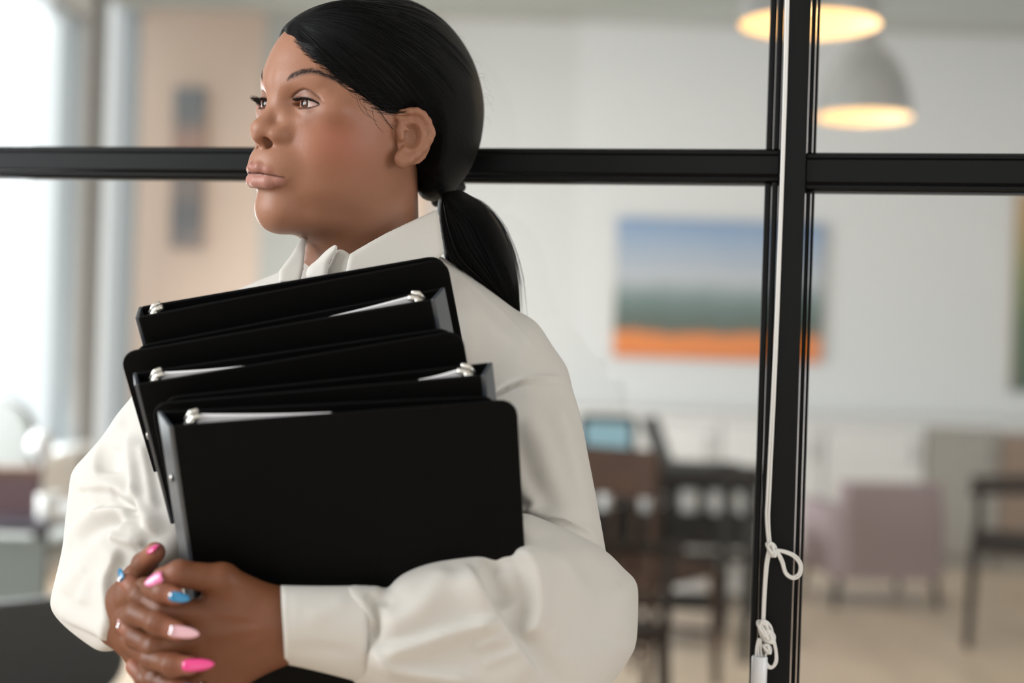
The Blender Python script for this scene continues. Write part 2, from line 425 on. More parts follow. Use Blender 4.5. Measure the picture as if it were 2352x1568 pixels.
# ================================================================== the far room, seen through the glass
def ground(px, d):
    """x, y of the ray of pixel column px at depth d"""
    q = P(px, 900, d); return q[0], q[1]
def art_mat(name, stops, axis='Z', noise=0.05, nscale=3.0, stretch=(1, 1, 1)):
    m = bpy.data.materials.new(name); m.use_nodes = True; nt = m.node_tree; N = nt.nodes; L = nt.links; b = N['Principled BSDF']; b.inputs['Roughness'].default_value = 0.7
    tc = N.new('ShaderNodeTexCoord'); sp = N.new('ShaderNodeSeparateXYZ'); L.new(tc.outputs['Generated'], sp.inputs[0])
    mp = N.new('ShaderNodeMapping'); mp.inputs['Scale'].default_value = stretch; L.new(tc.outputs['Generated'], mp.inputs[0])
    nz = N.new('ShaderNodeTexNoise'); nz.inputs['Scale'].default_value = nscale; nz.inputs['Detail'].default_value = 5; L.new(mp.outputs[0], nz.inputs['Vector'])
    a = N.new('ShaderNodeMath'); a.operation = 'MULTIPLY_ADD'; a.inputs[1].default_value = noise * 2; L.new(nz.outputs['Fac'], a.inputs[0])
    s = N.new('ShaderNodeMath'); s.operation = 'SUBTRACT'; s.inputs[1].default_value = noise; L.new(sp.outputs[axis], s.inputs[0]); L.new(s.outputs[0], a.inputs[2])
    cr = N.new('ShaderNodeValToRGB'); L.new(a.outputs[0], cr.inputs[0]); e = cr.color_ramp.elements
    for i, (p, c) in enumerate(stops):
        el = e[i] if i < 2 else e.new(p); el.position = p; el.color = lin(*c)
    L.new(cr.outputs[0], b.inputs['Base Color']); return m
def picture(name, label, px0, py0, px1, py1, d, m, depth=0.035):
    c = P((px0 + px1) / 2, (py0 + py1) / 2, d); w = (px1 - px0) * d / F; h = (py1 - py0) * d / F
    e = empty(name, (c[0], d, c[2])); tag(e, label, 'painting')
    mb = MB(); mb.box((-w / 2, -depth, -h / 2), (w / 2, -depth + 0.004, h / 2)); mb.build('canvas', m, e)
    mb = MB()
    for lo, hi in (((-w / 2, -depth + .004, -h / 2), (w / 2, 0, -h / 2 + .03)), ((-w / 2, -depth + .004, h / 2 - .03), (w / 2, 0, h / 2)), ((-w / 2, -depth + .004, -h / 2), (-w / 2 + .03, 0, h / 2)), ((w / 2 - .03, -depth + .004, -h / 2), (w / 2, 0, h / 2))): mb.box(lo, hi)
    mb.build('stretcher', mat('raw_wood', (170, 140, 104), 0.7), e)
picture('landscape_painting', 'wide landscape painting with blue sky, dark green hills and an orange field', 1412, 508, 1886, 826, 8.99,
        art_mat('landscape_paint', [(0.0, (226, 120, 34)), (0.17, (236, 132, 36)), (0.20, (90, 84, 62)), (0.30, (74, 96, 86)), (0.44, (110, 130, 128)), (0.58, (186, 190, 196)), (0.85, (150, 170, 196)), (1.0, (120, 150, 190))], noise=0.05, nscale=2.0, stretch=(3, 1, 1)))
picture('meadow_painting', 'tall painting of green foliage under an ochre sky', 2326, 446, 2640, 902, 8.99,
        art_mat('meadow_paint', [(0.0, (52, 74, 40)), (0.35, (70, 96, 48)), (0.6, (120, 128, 60)), (0.85, (176, 140, 70)), (1.0, (190, 150, 100))], noise=0.12, nscale=5))
picture('figure_painting', 'narrow upright painting of dark slate and pink shapes on the peach wall', 398, 205, 470, 570, 8.95,
        art_mat('figure_paint', [(0.0, (150, 140, 138)), (0.2, (112, 116, 122)), (0.40, (150, 136, 132)), (0.5, (122, 122, 126)), (0.66, (188, 150, 136)), (0.76, (130, 130, 132)), (1.0, (124, 130, 136))], noise=0.22, nscale=4, stretch=(2, 1, 1.5)), 0.03)
# ---- white sideboard units under a continuous top, along the back wall
M_WHITE = mat('white_lacquer', (232, 231, 230), 0.45); M_GREYP = mat('grey_panel', (168, 164, 158), 0.6); M_TAUPE = mat('taupe_panel', (150, 130, 116), 0.6)
zt = 0.885
x0 = ground(1180, 8.5)[0]; x1 = ground(2480, 8.5)[0]
mb = MB(); mb.box((x0, 8.50, zt - 0.035), (x1, 8.97, zt)); tag(mb.build('worktop', M_WHITE, bevel=0.004), 'long white worktop over the sideboard units below the landscape painting', 'worktop')
edges = [1180, 1420, 1660, 1900, 2132, 2304, 2480]
lab = ['white sideboard unit at the far end behind the desk', 'white sideboard unit behind the laptop on the dark desk', "white sideboard unit right behind the mauve armchair's back", 'white sideboard unit beside the mauve armchair',
       'grey-fronted sideboard unit beside the wooden armchair', 'taupe-fronted sideboard unit behind the wooden armchair']
for i in range(6):
    xa, xb = ground(edges[i], 8.5)[0] + 0.004, ground(edges[i + 1], 8.5)[0] - 0.004; w = xb - xa
    e = empty('sideboard_unit', (xa, 8.54, 0)); tag(e, lab[i], 'sideboard', 'sideboard units along the back wall')
    body = MB(); t = 0.02
    for lo, hi in (((0, 0, .08), (t, .42, zt - .036)), ((w - t, 0, .08), (w, .42, zt - .036)), ((0, .40, .08), (w, .42, zt - .036)), ((t, 0, .08), (w - t, .40, .10)), ((t, 0, zt - .058), (w - t, .40, zt - .036))): body.box(lo, hi)
    body.build('carcass', M_GREYP if i == 4 else M_WHITE, e)
    mb = MB(); mb.box((0.01, .03, 0), (w - .01, .40, .08)); mb.build('plinth', M_GREYP, e)
    if True:
        mb = MB(); mb.box((.004, -.02, .085), (w - .004, 0, zt - .06)); dr = mb.build('door', M_TAUPE if i == 5 else M_GREYP if i == 4 else M_WHITE, e, bevel=.003)
        mb = MB(); mb.tube([(w * .88, -.045, .62), (w * .88, -.045, .76)], .006, 8); mb.tube([(w * .88, -.045, .63), (w * .88, -.02, .63)], .004, 6); mb.tube([(w * .88, -.045, .75), (w * .88, -.02, .75)], .004, 6); mb.build('handle', mat('steel', (150, 150, 152), .3, 1.0), dr, True)
# ---- mauve armchair
M_MAUVE = mat('mauve_fabric', (170, 152, 156), 0.9, bump=.2, bscale=300); M_WOODD = mat('dark_wood', (36, 26, 21), 0.7, spec=0.15, vary=.2, vscale=8); M_BLK = mat('black_plastic', (14, 15, 16), 0.5)
gx, gy = ground(2008, 7.4)
e = empty('armchair', (gx, gy, 0), math.pi + 0.12); tag(e, 'boxy mauve fabric armchair in front of the white sideboard', 'armchair')
MB().rbox((-.27, -.25, .30), (.27, .28, .44), .05).build('seat', M_MAUVE, e, bevel=.02)
MB().rbox((-.26, .20, .15), (.26, .32, .63), .03).build('backrest', M_MAUVE, e, bevel=.02)
for s in (-1, 1): MB().rbox((s * .24 - .05, -.26, .15), (s * .24 + .05, .28, .50), .03).build('armrest', M_MAUVE, e, bevel=.015)
MB().rbox((-.24, -.29, .16), (.24, -.24, .40), .02).build('front_panel', M_MAUVE, e, bevel=.01)
for sx in (-1, 1):
    for sy in (-1, 1): mb = MB(); mb.tube([(sx * .25, sy * .24, .18), (sx * .27, sy * .26, 0)], [.022, .014], 8); mb.build('leg', M_WOODD, e, True)
# ---- dark wooden armchairs / chairs
def wood_chair(name, label, px, d, rz, m, arms=True, sw=.27, seat_m=None, group=None):
    gx, gy = ground(px, d); e = empty(name, (gx, gy, 0), rz); tag(e, label, 'chair', group)
    MB().rbox((-sw, -.25, .42), (sw, .24, .465), .03).build('seat', seat_m or m, e, bevel=.006)
    for s in (-1, 1):
        mb = MB(); mb.tube([(s * sw * .92, -.23, .44), (s * sw * .98, -.25, 0)], [.022, .016], 8); mb.build('leg', m, e, True)
        mb = MB(); mb.tube([(s * sw * .92, .22, .90), (s * sw * .92, .22, .44), (s * sw * .98, .27, 0)], [.018, .022, .016], 8); mb.build('leg', m, e, True)
        if arms:
            mb = MB(); mb.tube([(s * sw, .22, .70), (s * sw * 1.05, 0, .71), (s * sw * 1.05, -.26, .69)], [.018, .022, .022], 8); mb.tube([(s * sw * 1.05, -.22, .69), (s * sw, -.22, .44)], [.016, .018], 8); mb.build('armrest', m, e, True)
    MB().rbox((-sw * .92, .205, .74), (sw * .92, .235, .91), .01).build('backrest', m, e, bevel=.006)
    for k in range(3): mb = MB(); mb.tube([((k - 1) * sw * .5, .22, .46), ((k - 1) * sw * .5, .22, .75)], .010, 6); mb.build('spindle', m, e, True)
    for yy in (-.24, .245): mb = MB(); mb.tube([(-sw * .95, yy, .2), (sw * .95, yy, .2)], .010, 6); mb.build('stretcher', m, e, True)
    return e
wood_chair('wooden_armchair', 'dark wooden armchair with slim armrests in front of the grey-fronted sideboard', 2376, 6.4, -1.9, M_WOODD)
M_BROWN = mat('brown_wood', (60, 38, 25), 0.7, spec=0.15, vary=.25, vscale=9)
wood_chair('wooden_chair', 'brown wooden chair drawn up to the dark desk', 1490, 5.3, 2.5, M_BROWN, arms=False, sw=.19)
wood_chair('wooden_chair', 'dark brown armchair standing behind the white sleeve', 1290, 4.2, 2.2, M_WOODD, arms=True, sw=.24)
# ---- dark desk with laptop, monitor, drawer pedestals, stand-in mugs
M_DESK = mat('dark_desk', (26, 22, 20), 0.7, spec=0.12, vary=.15, vscale=6)
xa, xb = ground(1080, 6.0)[0], ground(1738, 6.0)[0]; w = xb - xa
e = empty('desk', (xa, 5.75, 0)); tag(e, 'dark wooden desk with steel legs behind the woman', 'desk')
mb = MB(); mb.box((0, 0, .73), (w, .72, .765)); mb.build('desktop', M_DESK, e, bevel=.004)
for sx in (.05, w - .05):
    for sy in (.05, .67): mb = MB(); mb.box((sx - .02, sy - .02, 0), (sx + .02, sy + .02, .73)); mb.build('leg', M_BLK, e)
mb = MB(); mb.box((.07, .30, .16), (w - .07, .66, .18)); mb.build('low_shelf', M_DESK, e)
gx, gy = ground(1398, 6.05)
e = empty('monitor', (gx, gy, .765)); tag(e, 'small dark monitor showing a pale blue screen on the desk', 'monitor')
MB().rbox((-.125, 0, .03), (.125, .03, .215), .03, axis=1).build('housing', M_BLK, e, bevel=.004)
mb = MB(); mb.box((-.095, -.003, .055), (.095, 0, .185)); mb.build('screen', mat('screen', (120, 150, 160), .3, emit=(150, 185, 198), estr=.4), e)
mb = MB(); mb.tube([(0, .02, .0), (0, .02, .06)], .018, 8); mb.build('stand', M_BLK, e, True); MB().rbox((-.07, -.04, 0), (.07, .08, .012), .03).build('base', M_BLK, e)
gx, gy = ground(1590, 6.1)
e = empty('laptop', (gx, gy, .765), 1.25); tag(e, 'open dark laptop turned edge-on at the end of the desk', 'laptop')
MB().rbox((-.16, -.11, 0), (.16, .11, .016), .012).build('keyboard_base', M_BLK, e)
mb = MB(); mb.box((-.16, -.004, 0), (.16, .004, .21), Matrix.Translation((0, .11, .012)) @ Matrix.Rotation(-.38, 4, 'X')); mb.build('lid', mat('slate_plastic', (58, 64, 70), .45), e, bevel=.003)
for i, (px, d, h, lb) in enumerate(((1588, 7.25, .44, 'white drawer pedestal standing beyond the desk, nearer the brown chair'), (1700, 7.3, .42, 'white drawer pedestal standing beyond the desk, beside the black post'))):
    gx, gy = ground(px, d); e = empty('drawer_pedestal', (gx, gy, 0)); tag(e, lb, 'drawers', 'white drawer pedestals')
    wd = .085 if i == 0 else .10
    MB().rbox((-wd, -.16, .05), (wd, .20, h), .01).build('body', M_WHITE, e, bevel=.004)
    for k in range(3): z0 = .06 + k * (h - .08) / 3; mb = MB(); mb.box((-wd + .008, -.172, z0), (wd - .008, -.16, z0 + (h - .08) / 3 - .008)); dr = mb.build('drawer', M_WHITE, e, bevel=.002); mb = MB(); mb.box((-.03, -.18, z0 + .06), (.03, -.172, z0 + .07)); mb.build('pull', M_GREYP, dr)
    for sx in (-1, 1):
        for sy in (-.12, .16): mb = MB(); mb.lathe([(.001, .05), (.02, .048), (.024, .025), (.02, .002), (.001, 0)], (sx * wd * .7, sy, 0), 10); mb.build('caster', M_BLK, e, True)
def mug(label, px, d, z, s=1.0, group=None, m=None):
    gx, gy = ground(px, d); e = empty('mug', (gx, gy, z)); tag(e, label, 'mug', group)
    MB().lathe([(.001, 0), (.034 * s, 0), (.040 * s, .01 * s), (.041 * s, .092 * s), (.037 * s, .092 * s), (.036 * s, .012 * s), (.001, .010 * s)], seg=20).build('cup', m or M_WHITE, e, True)
    mb = MB(); mb.tube([(.039 * s, 0, .075 * s), (.062 * s, 0, .07 * s), (.068 * s, 0, .046 * s), (.06 * s, 0, .024 * s), (.039 * s, 0, .02 * s)], .005 * s, 8); mb.build('handle', m or M_WHITE, e, True)
# added rack of mugs standing in for blurred metal highlights beyond the desk
gx0, gx1 = ground(1370, 6.75)[0], ground(1760, 6.75)[0]
e = empty('added_rack', (gx0, 6.62, 0)); tag(e, 'added low dark rack holding the stand-in mugs beyond the desk', 'shelf rack'); w = gx1 - gx0
for z in (.30, .50): mb = MB(); mb.box((0, 0, z - .02), (w, .22, z)); mb.build('shelf', M_DESK, e)
for sx in (.01, w - .01):
    for sy in (.01, .21): mb = MB(); mb.box((sx - .01, sy - .01, 0), (sx + .01, sy + .01, .72)); mb.build('upright', M_BLK, e)
mb = MB(); mb.box((0, .0, .70), (w, .22, .72)); mb.build('top_board', M_DESK, e)
mb = MB(); mb.box((0, .205, .32), (w, .22, .70)); mb.build('back_board', M_DESK, e)
for px, lb in ((1402, 'white mug standing in for a highlight, nearest the white sleeve'), (1498, 'white mug standing in for a highlight in the gap behind the brown chair'), (1592, 'white mug standing in for a highlight right over the drawer pedestal'), (1658, 'white mug standing in for a highlight between two others'), (1716, 'white mug standing in for a highlight, next to the black post')):
    mug(lb, px, 6.72, .50, 1.12, 'white mugs standing in for highlights')
# ---- things by the left window
gx, gy = ground(40, 5.25)
M_GREYC = mat('grey_fabric', (128, 130, 128), .9)
e = empty('office_chair', (gx, gy, 0), 2.9); tag(e, 'grey upholstered office chair with a rounded back by the window', 'chair')
MB().rbox((-.20, .16, .56), (.20, .22, 1.02), .14, axis=1, seg=6).build('backrest', M_GREYC, e, bevel=.012)
MB().rbox((-.23, -.24, .44), (.23, .20, .52), .06).build('seat', M_GREYC, e, bevel=.02)
mb = MB(); mb.tube([(0, 0, .44), (0, 0, .10)], .025, 10); mb.build('gas_lift', M_BLK, e, True)
mb = MB(); mb.tube([(0, .14, .46), (0, .25, .52), (0, .22, .70)], .015, 8); mb.build('back_bracket', M_BLK, e, True)
for k in range(5): a = k * 2 * math.pi / 5; mb = MB(); mb.tube([(0, 0, .11), (.28 * math.cos(a), .28 * math.sin(a), .06)], [.022, .014], 8); mb.lathe([(.001, .05), (.02, .045), (.022, .025), (.018, .002), (.001, 0)], (.28 * math.cos(a), .28 * math.sin(a), 0), 10); mb.build('foot', M_BLK, e, True)
xa, xb = ground(-150, 4.3)[0], ground(165, 4.3)[0]; w = xb - xa
e = empty('desk', (xa, 4.1, 0)); tag(e, 'slim dark desk with a grey mesh front panel by the window', 'desk')
mb = MB(); mb.box((0, 0, .685), (w, .62, .71)); mb.build('desktop', mat('plum_desk', (58, 54, 66), .4), e, bevel=.003)
mb = MB(); mb.box((.01, .02, .455), (w - .01, .03, .665)); mb.build('mesh_panel', mat('grey_mesh', (132, 142, 142), .8, bump=.5, bscale=400), e)
for sx in (.03, w - .03):
    for sy in (.05, .57): mb = MB(); mb.box((sx - .018, sy - .018, 0), (sx + .018, sy + .018, .685)); mb.build('leg', M_BLK, e)
mug('white mug standing on the slim dark desk', 120, 4.2, .71, .85)
gx, gy = ground(30, 4.35)
e = empty('storage_box', (gx, gy, .71), .2); tag(e, 'brown and plum storage box on the slim dark desk', 'box')
MB().rbox((-.085, -.06, 0), (.085, .06, .11), .008).build('body', mat('plum_card', (112, 84, 92), .8), e); MB().rbox((-.09, -.065, .11), (.09, .065, .14), .008).build('lid', mat('brown_card', (120, 92, 80), .8), e)
gx, gy = ground(98, 4.6)
e = empty('globe_lamp', (gx, gy, .71)); tag(e, 'small round white table lamp on the slim dark desk', 'lamp')
MB().lathe([(.001, .235), (.02, .232), (.036, .212), (.042, .19), (.036, .166), (.02, .15), (.001, .148)], seg=18).build('globe', mat('opal_glass', (226, 226, 226), .3), e, True)
MB().lathe([(.001, .15), (.010, .15), (.008, .02), (.04, .012), (.042, 0), (.001, 0)], seg=16).build('stem', M_GREYF, e, True)
# black office chair close behind the glass
gx, gy = ground(175, 2.75)
e = empty('office_chair', (gx, gy, 0), 0.7); tag(e, 'black office chair with looped armrests just behind the glass', 'chair')
MB().rbox((-.25, -.25, .42), (.25, .22, .50), .07).build('seat', M_BLK, e, bevel=.02); MB().rbox((-.22, .20, .50), (.22, .25, .72), .08, axis=1, seg=5).build('backrest', M_BLK, e, bevel=.012)
for s in (-1, 1): mb = MB(); mb.tube([(s * .27, .14, .45), (s * .30, .16, .58), (s * .30, .06, .655), (s * .30, -.14, .655), (s * .30, -.20, .60), (s * .27, -.14, .45)], .018, 8); mb.build('armrest', mat('satin_black', (40, 43, 46), .3), e, True)
mb = MB(); mb.tube([(0, 0, .42), (0, 0, .10)], .028, 10); mb.build('gas_lift', M_BLK, e, True)
for k in range(5): a = k * 2 * math.pi / 5 + .3; mb = MB(); mb.tube([(0, 0, .11), (.30 * math.cos(a), .30 * math.sin(a), .06)], [.022, .014], 8); mb.lathe([(.001, .05), (.02, .045), (.022, .025), (.018, .002), (.001, 0)], (.30 * math.cos(a), .30 * math.sin(a), 0), 10); mb.build('foot', M_BLK, e, True)
# ---- pendant lamps
M_ALU = mat('brushed_aluminium', (176, 176, 176), .34, .85)
def pendant(label, px, py, d):
    c = P(px, py, d); e = empty('pendant_lamp', (c[0], c[1], c[2])); tag(e, label, 'lamp', 'pendant lamps over the far room')
    pr = [(.178, 0), (.176, .03), (.165, .09), (.140, .165), (.105, .225), (.070, .262), (.045, .285), (.040, .33), (.001, .335)]
    MB().lathe(pr, seg=36).build('shade', M_ALU, e, True)
    MB().lathe([(r - .004 if r > .01 else r, z + .001) for r, z in pr[:6]] + [(.001, .262)], seg=36).build('shade_lining', mat('warm_white_enamel', (236, 214, 180), .5), e, True)
    MB().lathe([(.001, .04), (.02, .044), (.034, .065), (.036, .085), (.026, .115), (.016, .14), (.015, .20)], seg=18).build('bulb', mat('lit_bulb', (255, 226, 180), .4, emit=(255, 216, 150), estr=12.0), e, True)
    mb = MB(); mb.tube([(0, 0, .33), (0, 0, ZC - c[2])], .005, 6); mb.build('cable', M_BLK, e, True)
    l = bpy.data.lights.new('bulb_light', 'POINT'); l.energy = 1.3; l.color = (1, .80, .52); l.shadow_soft_size = .035; lo = bpy.data.objects.new('bulb_light', l); COL.objects.link(lo); lo.parent = e; lo.location = (0, 0, .03)
pendant('brushed metal pendant lamp hanging nearer the glass, wider rim partly behind the post', 1860, 58, 3.57)
pendant('brushed metal pendant lamp hanging farther back over the floor', 1984, 270, 5.3)
# ================================================================== the person: head
HY, HP, HRL = np.radians([44, -4.0, -5.5])
hf = np.array([-math.cos(HY) * math.cos(HP), -math.sin(HY) * math.cos(HP), math.sin(HP)])
hl_ = np.cross([0, 0, 1], hf); hl_ /= np.linalg.norm(hl_); hu_ = np.cross(hf, hl_)
hl = hl_ * math.cos(HRL) + hu_ * math.sin(HRL); hu = -hl_ * math.sin(HRL) + hu_ * math.cos(HRL)
HR = np.array([hf, hl, hu]); HC = P(817, 280, 1.375)
def head_w(p): return HC + (np.asarray(p, float) / 1000.0) @ HR          # head millimetres -> world
def head_l(w): return ((np.asarray(w, float) - HC) @ HR.T) * 1000.0
def head_px(px, py, left):
    """point of a pixel ray in the head's sagittal plane 'left' mm off the middle"""
    d = P(px, py, 1.0) - CO; o = CO - HC
    t = (left / 1000.0 - o @ hl) / (d @ hl); return head_l(CO + d * t)
EYE_C = np.array([72.0, 31.5, 11.6]); EYE_R = 12.6
SKIN = np.array(lin(154, 108, 84)[:3]); SKIN_D = np.array(lin(128, 84, 60)[:3])
def mirror(p):
    q = p.copy(); q[:, 1] = np.abs(q[:, 1]); return q
def lips_sdf(q):
    up = chain(q, [(113.0, 0, -48.6), (112.4, 5, -47.6), (107.5, 14, -49.6), (101, 21, -52.4), (95.5, 27, -55.2)], [4.5, 5.0, 5.0, 3.8, 2.0], 2.0)
    lo = chain(q, [(110.6, 0, -60.4), (107, 12, -60.0), (101, 20, -58.2), (95.5, 26.5, -56)], [6.8, 6.5, 4.8, 2.0], 3.0)
    return up, lo
ALC = np.array([0.0, 33.6, 11.2]); LID_TILT = 0.06
def almond(q):
    """lens-shaped opening between the lids, seen from the front: <0 inside"""
    y = q[:, 1] - ALC[1]; z = q[:, 2] - ALC[2] - LID_TILT * y
    up = np.hypot(y + 2.0, z + 18.0) - 23.2          # upper lid arc
    lo = np.hypot(y - 0.5, z - 31.6) - 35.2          # lower lid arc
    return np.maximum(up, lo)
CRAN_C = (3.0, 0.0, 30.0); CRAN_R = (94.0, 69.0, 80.0)
EAR_C = head_px(950, 317, 78.0)
_ef = np.array([math.cos(math.radians(-33)), math.sin(math.radians(-33)) * -1, 0]); 
# ear plane: axis a runs towards the face, b runs up, n points outwards
_ang = math.radians(30)
EA = np.array([math.cos(_ang), -math.sin(_ang), 0.0]); EN = np.array([math.sin(_ang), math.cos(_ang), 0.10]); EN /= np.linalg.norm(EN)
EB = np.cross(EN, EA) * -1; EB = EB if EB[2] > 0 else -EB
def ear_pt(px, py, off=0.0):
    d = (P(px, py, 1.0) - CO) @ HR.T * 1000; o = head_l(CO)
    t = ((EAR_C - o) @ EN + off) / (d @ EN); return o + d * t
EAR_OUT = [ear_pt(*p) for p in [(912, 268), (922, 260), (938, 256.5), (958, 255.5), (972, 263), (983, 278), (990, 297), (993, 307), (987, 321), (973, 341), (956, 356), (938, 368), (924, 375)]]
EAR_ANTI = [ear_pt(*p) for p in [(948, 282), (962, 289), (970, 303), (970, 322), (961, 334), (945, 338), (930, 340)]]
EAR_TRAG = [ear_pt(*p) for p in [(921, 280), (918, 300), (921, 316), (913, 330)]]
def ear_sdf(p):
    q = p - EAR_C.astype(np.float32)
    a = q @ EA.astype(np.float32); b = q @ EB.astype(np.float32); n = q @ EN.astype(np.float32)
    r = np.stack([a, b, n], 1)
    base = ell(r, (-0.5, 1.5, -1.8), (17, 26.5, 3.0))
    hel = chain(p, EAR_OUT, [2.6, 3.2, 3.4, 3.4, 3.4, 3.3, 3.2, 3.1, 3.2, 3.4, 3.8, 4.4, 4.6], 2.0)
    d = smin(base, hel, 2.0)
    lobe = ell(p, ear_pt(922, 364), (8.0, 4.4, 7.4)); d = smin(d, lobe, 5.0)
    anti = chain(p, EAR_ANTI, [1.6, 2.2, 2.8, 3.0, 3.0, 2.8, 2.6], 2.0); d = smin(d, anti, 2.5)
    con = ell(r, (2.0, 2.0, 2.6), (8.4, 12.5, 8.4)); d = smax(d, -con, 2.6); d = smin(d, ell(r, (6, 1, -10.5), (19, 25, 5.0)), 3.5)
    notch = chain(p, [ear_pt(935, 314, 1), ear_pt(921, 333, 1)], [4.0, 2.4], 1.5); d = smax(d, -notch, 1.5)
    fos = ell(p, ear_pt(949, 273, 3.0), (4.5, 3.5, 3.6)); d = smax(d, -fos, 1.5)
    d = smin(d, chain(p, EAR_TRAG[:3], [3.0, 4.0, 3.6], 2.0), 2.5)
    crus = chain(p, [ear_pt(928, 292), ear_pt(938, 300)], [2.4, 1.4], 1.0); d = smin(d, crus, 1.5)
    return d
def head_sdf(p):
    q = mirror(p)
    d = ell(q, CRAN_C, CRAN_R)                              # cranium
    d = smin(d, ell(q, (46, 0, -8), (50, 58, 62)), 16)                   # midface
    d = smin(d, ell(q, (44, 0, -56), (55, 58, 45)), 18)                  # lower face and soft jaw
    d = smin(d, ell(q, (60, 33, -28), (23, 23, 27)), 14)                 # cheek
    d = smin(d, ell(q, (91, 0, -46), (23, 30, 24)), 12)                  # mouth mound
    d = smin(d, ell(q, (87, 0, -85), (20, 26, 23)), 10)                  # chin
    d = smin(d, ell(q, (52, 0, -92), (34, 40, 19)), 14)                  # under the chin
    d = smin(d, cap(q, (86, 7, 33.5), (71.5, 38, 35), 7.0, 7.0), 13)        # brow
    d = smin(d, ell(q, (60, 50, 6), (18, 15, 14)), 12)                   # cheekbone
    d = smin(d, ell(q, (30, 0, -22), (50, 66.5, 60)), 18)                  # side of the face
    nk = cap(p, (-10, 0, -20), (-14, 0, -190), 52, 60)                   # neck
    nk = smin(nk, cap(p, (-2, 40, -30), (30, 14, -150), 17, 15), 20)     # neck muscle
    d = smin(d, nk, 22)
    # socket, eyelids
    d = smax(d, -ell(q, (98, 30, 12.0), (15, 17, 12.5)), 9)
    lid = np.sqrt(((q - EYE_C.astype(np.float32)) ** 2).sum(1)) - 14.3
    lid = smax(lid, np.abs(q[:, 1] - 33) - 16.5, 3)
    d = smin(d, lid, 4.0)
    d = smin(d, cap(q, (73.5, 22, 18.5), (68, 44, 18.0), 8.2, 8.0), 5)   # upper lid fullness
    # nose
    d = smin(d, cap(q, (79.5, 0, 24), (105.5, 0, -11), 5.4, 9.4), 6)
    d = smin(d, ell(q, (106.2, 0, -13.5), (11.6, 12.5, 10)), 4)
    d = smin(d, ell(q, (95.5, 14.8, -17.5), (13.0, 8.8, 8.8)), 7)
    d = smin(d, cap(q, (112.5, 0, -20.5), (102, 0, -27), 4.4, 5.2), 4)
    d = smin(d, cap(q, (87, 6, 6), (91, 17, -12), 6, 6.5), 8)
    d = smax(d, -ell(q, (105.5, 7.6, -25.0), (7.4, 4.2, 5.6)), 2.2)      # nostril
    # lips
    up, lo = lips_sdf(q)
    d = smin(d, smin(up, lo, 1.0), 2.2)
    part = chain(q, [(117.4, 0, -53.6), (113, 8, -53.0), (105, 18, -54.0), (95.5, 27, -55.6)], [0.6, 0.6, 0.6, 0.6], 1.0)
    d = smax(d, -part, 1.4)
    d = smax(d, -cap(q, (116, 0, -31), (119.5, 0, -42), 2.6, 3.0), 3.5)   # philtrum
    # eye opening down to the ball
    ball = ell(q, EYE_C, (EYE_R - 0.7, EYE_R + 3.0, EYE_R - 0.2))
    cut = np.maximum(np.maximum(almond(q), -ball), 62.0 - q[:, 0])
    d = smax(d, -cut, 0.8)
    d = smin(d, ear_sdf(p), 3.0)
    return d
def hit_head(px, py):
    d = (P(px, py, 1.0) - CO) @ HR.T * 1000; o = head_l(CO); ts = np.linspace(1.2, 1.45, 900)
    v = head_sdf((o + ts[:, None] * d).astype(np.float32)); i = int(np.argmax(v < 0.2)); return o + ts[i] * d
BROW = np.array([hit_head(*p) for p in [(658, 184), (672, 174), (690, 166.5), (710, 163), (732, 166), (756, 176), (778, 189), (794, 201)]])
CREASE = np.array([hit_head(*p) for p in [(668, 226), (677, 217), (688, 209), (699, 205.5), (712, 209), (727, 219), (742, 233)]])
def crease_curve(q):
    return q[:, 2] - np.interp(q[:, 1], CREASE[:, 1], CREASE[:, 2])
def _old_crease(q):
    y = q[:, 1] - ALC[1]
    return q[:, 2] - (19.6 - 0.026 * (y + 1) ** 2)
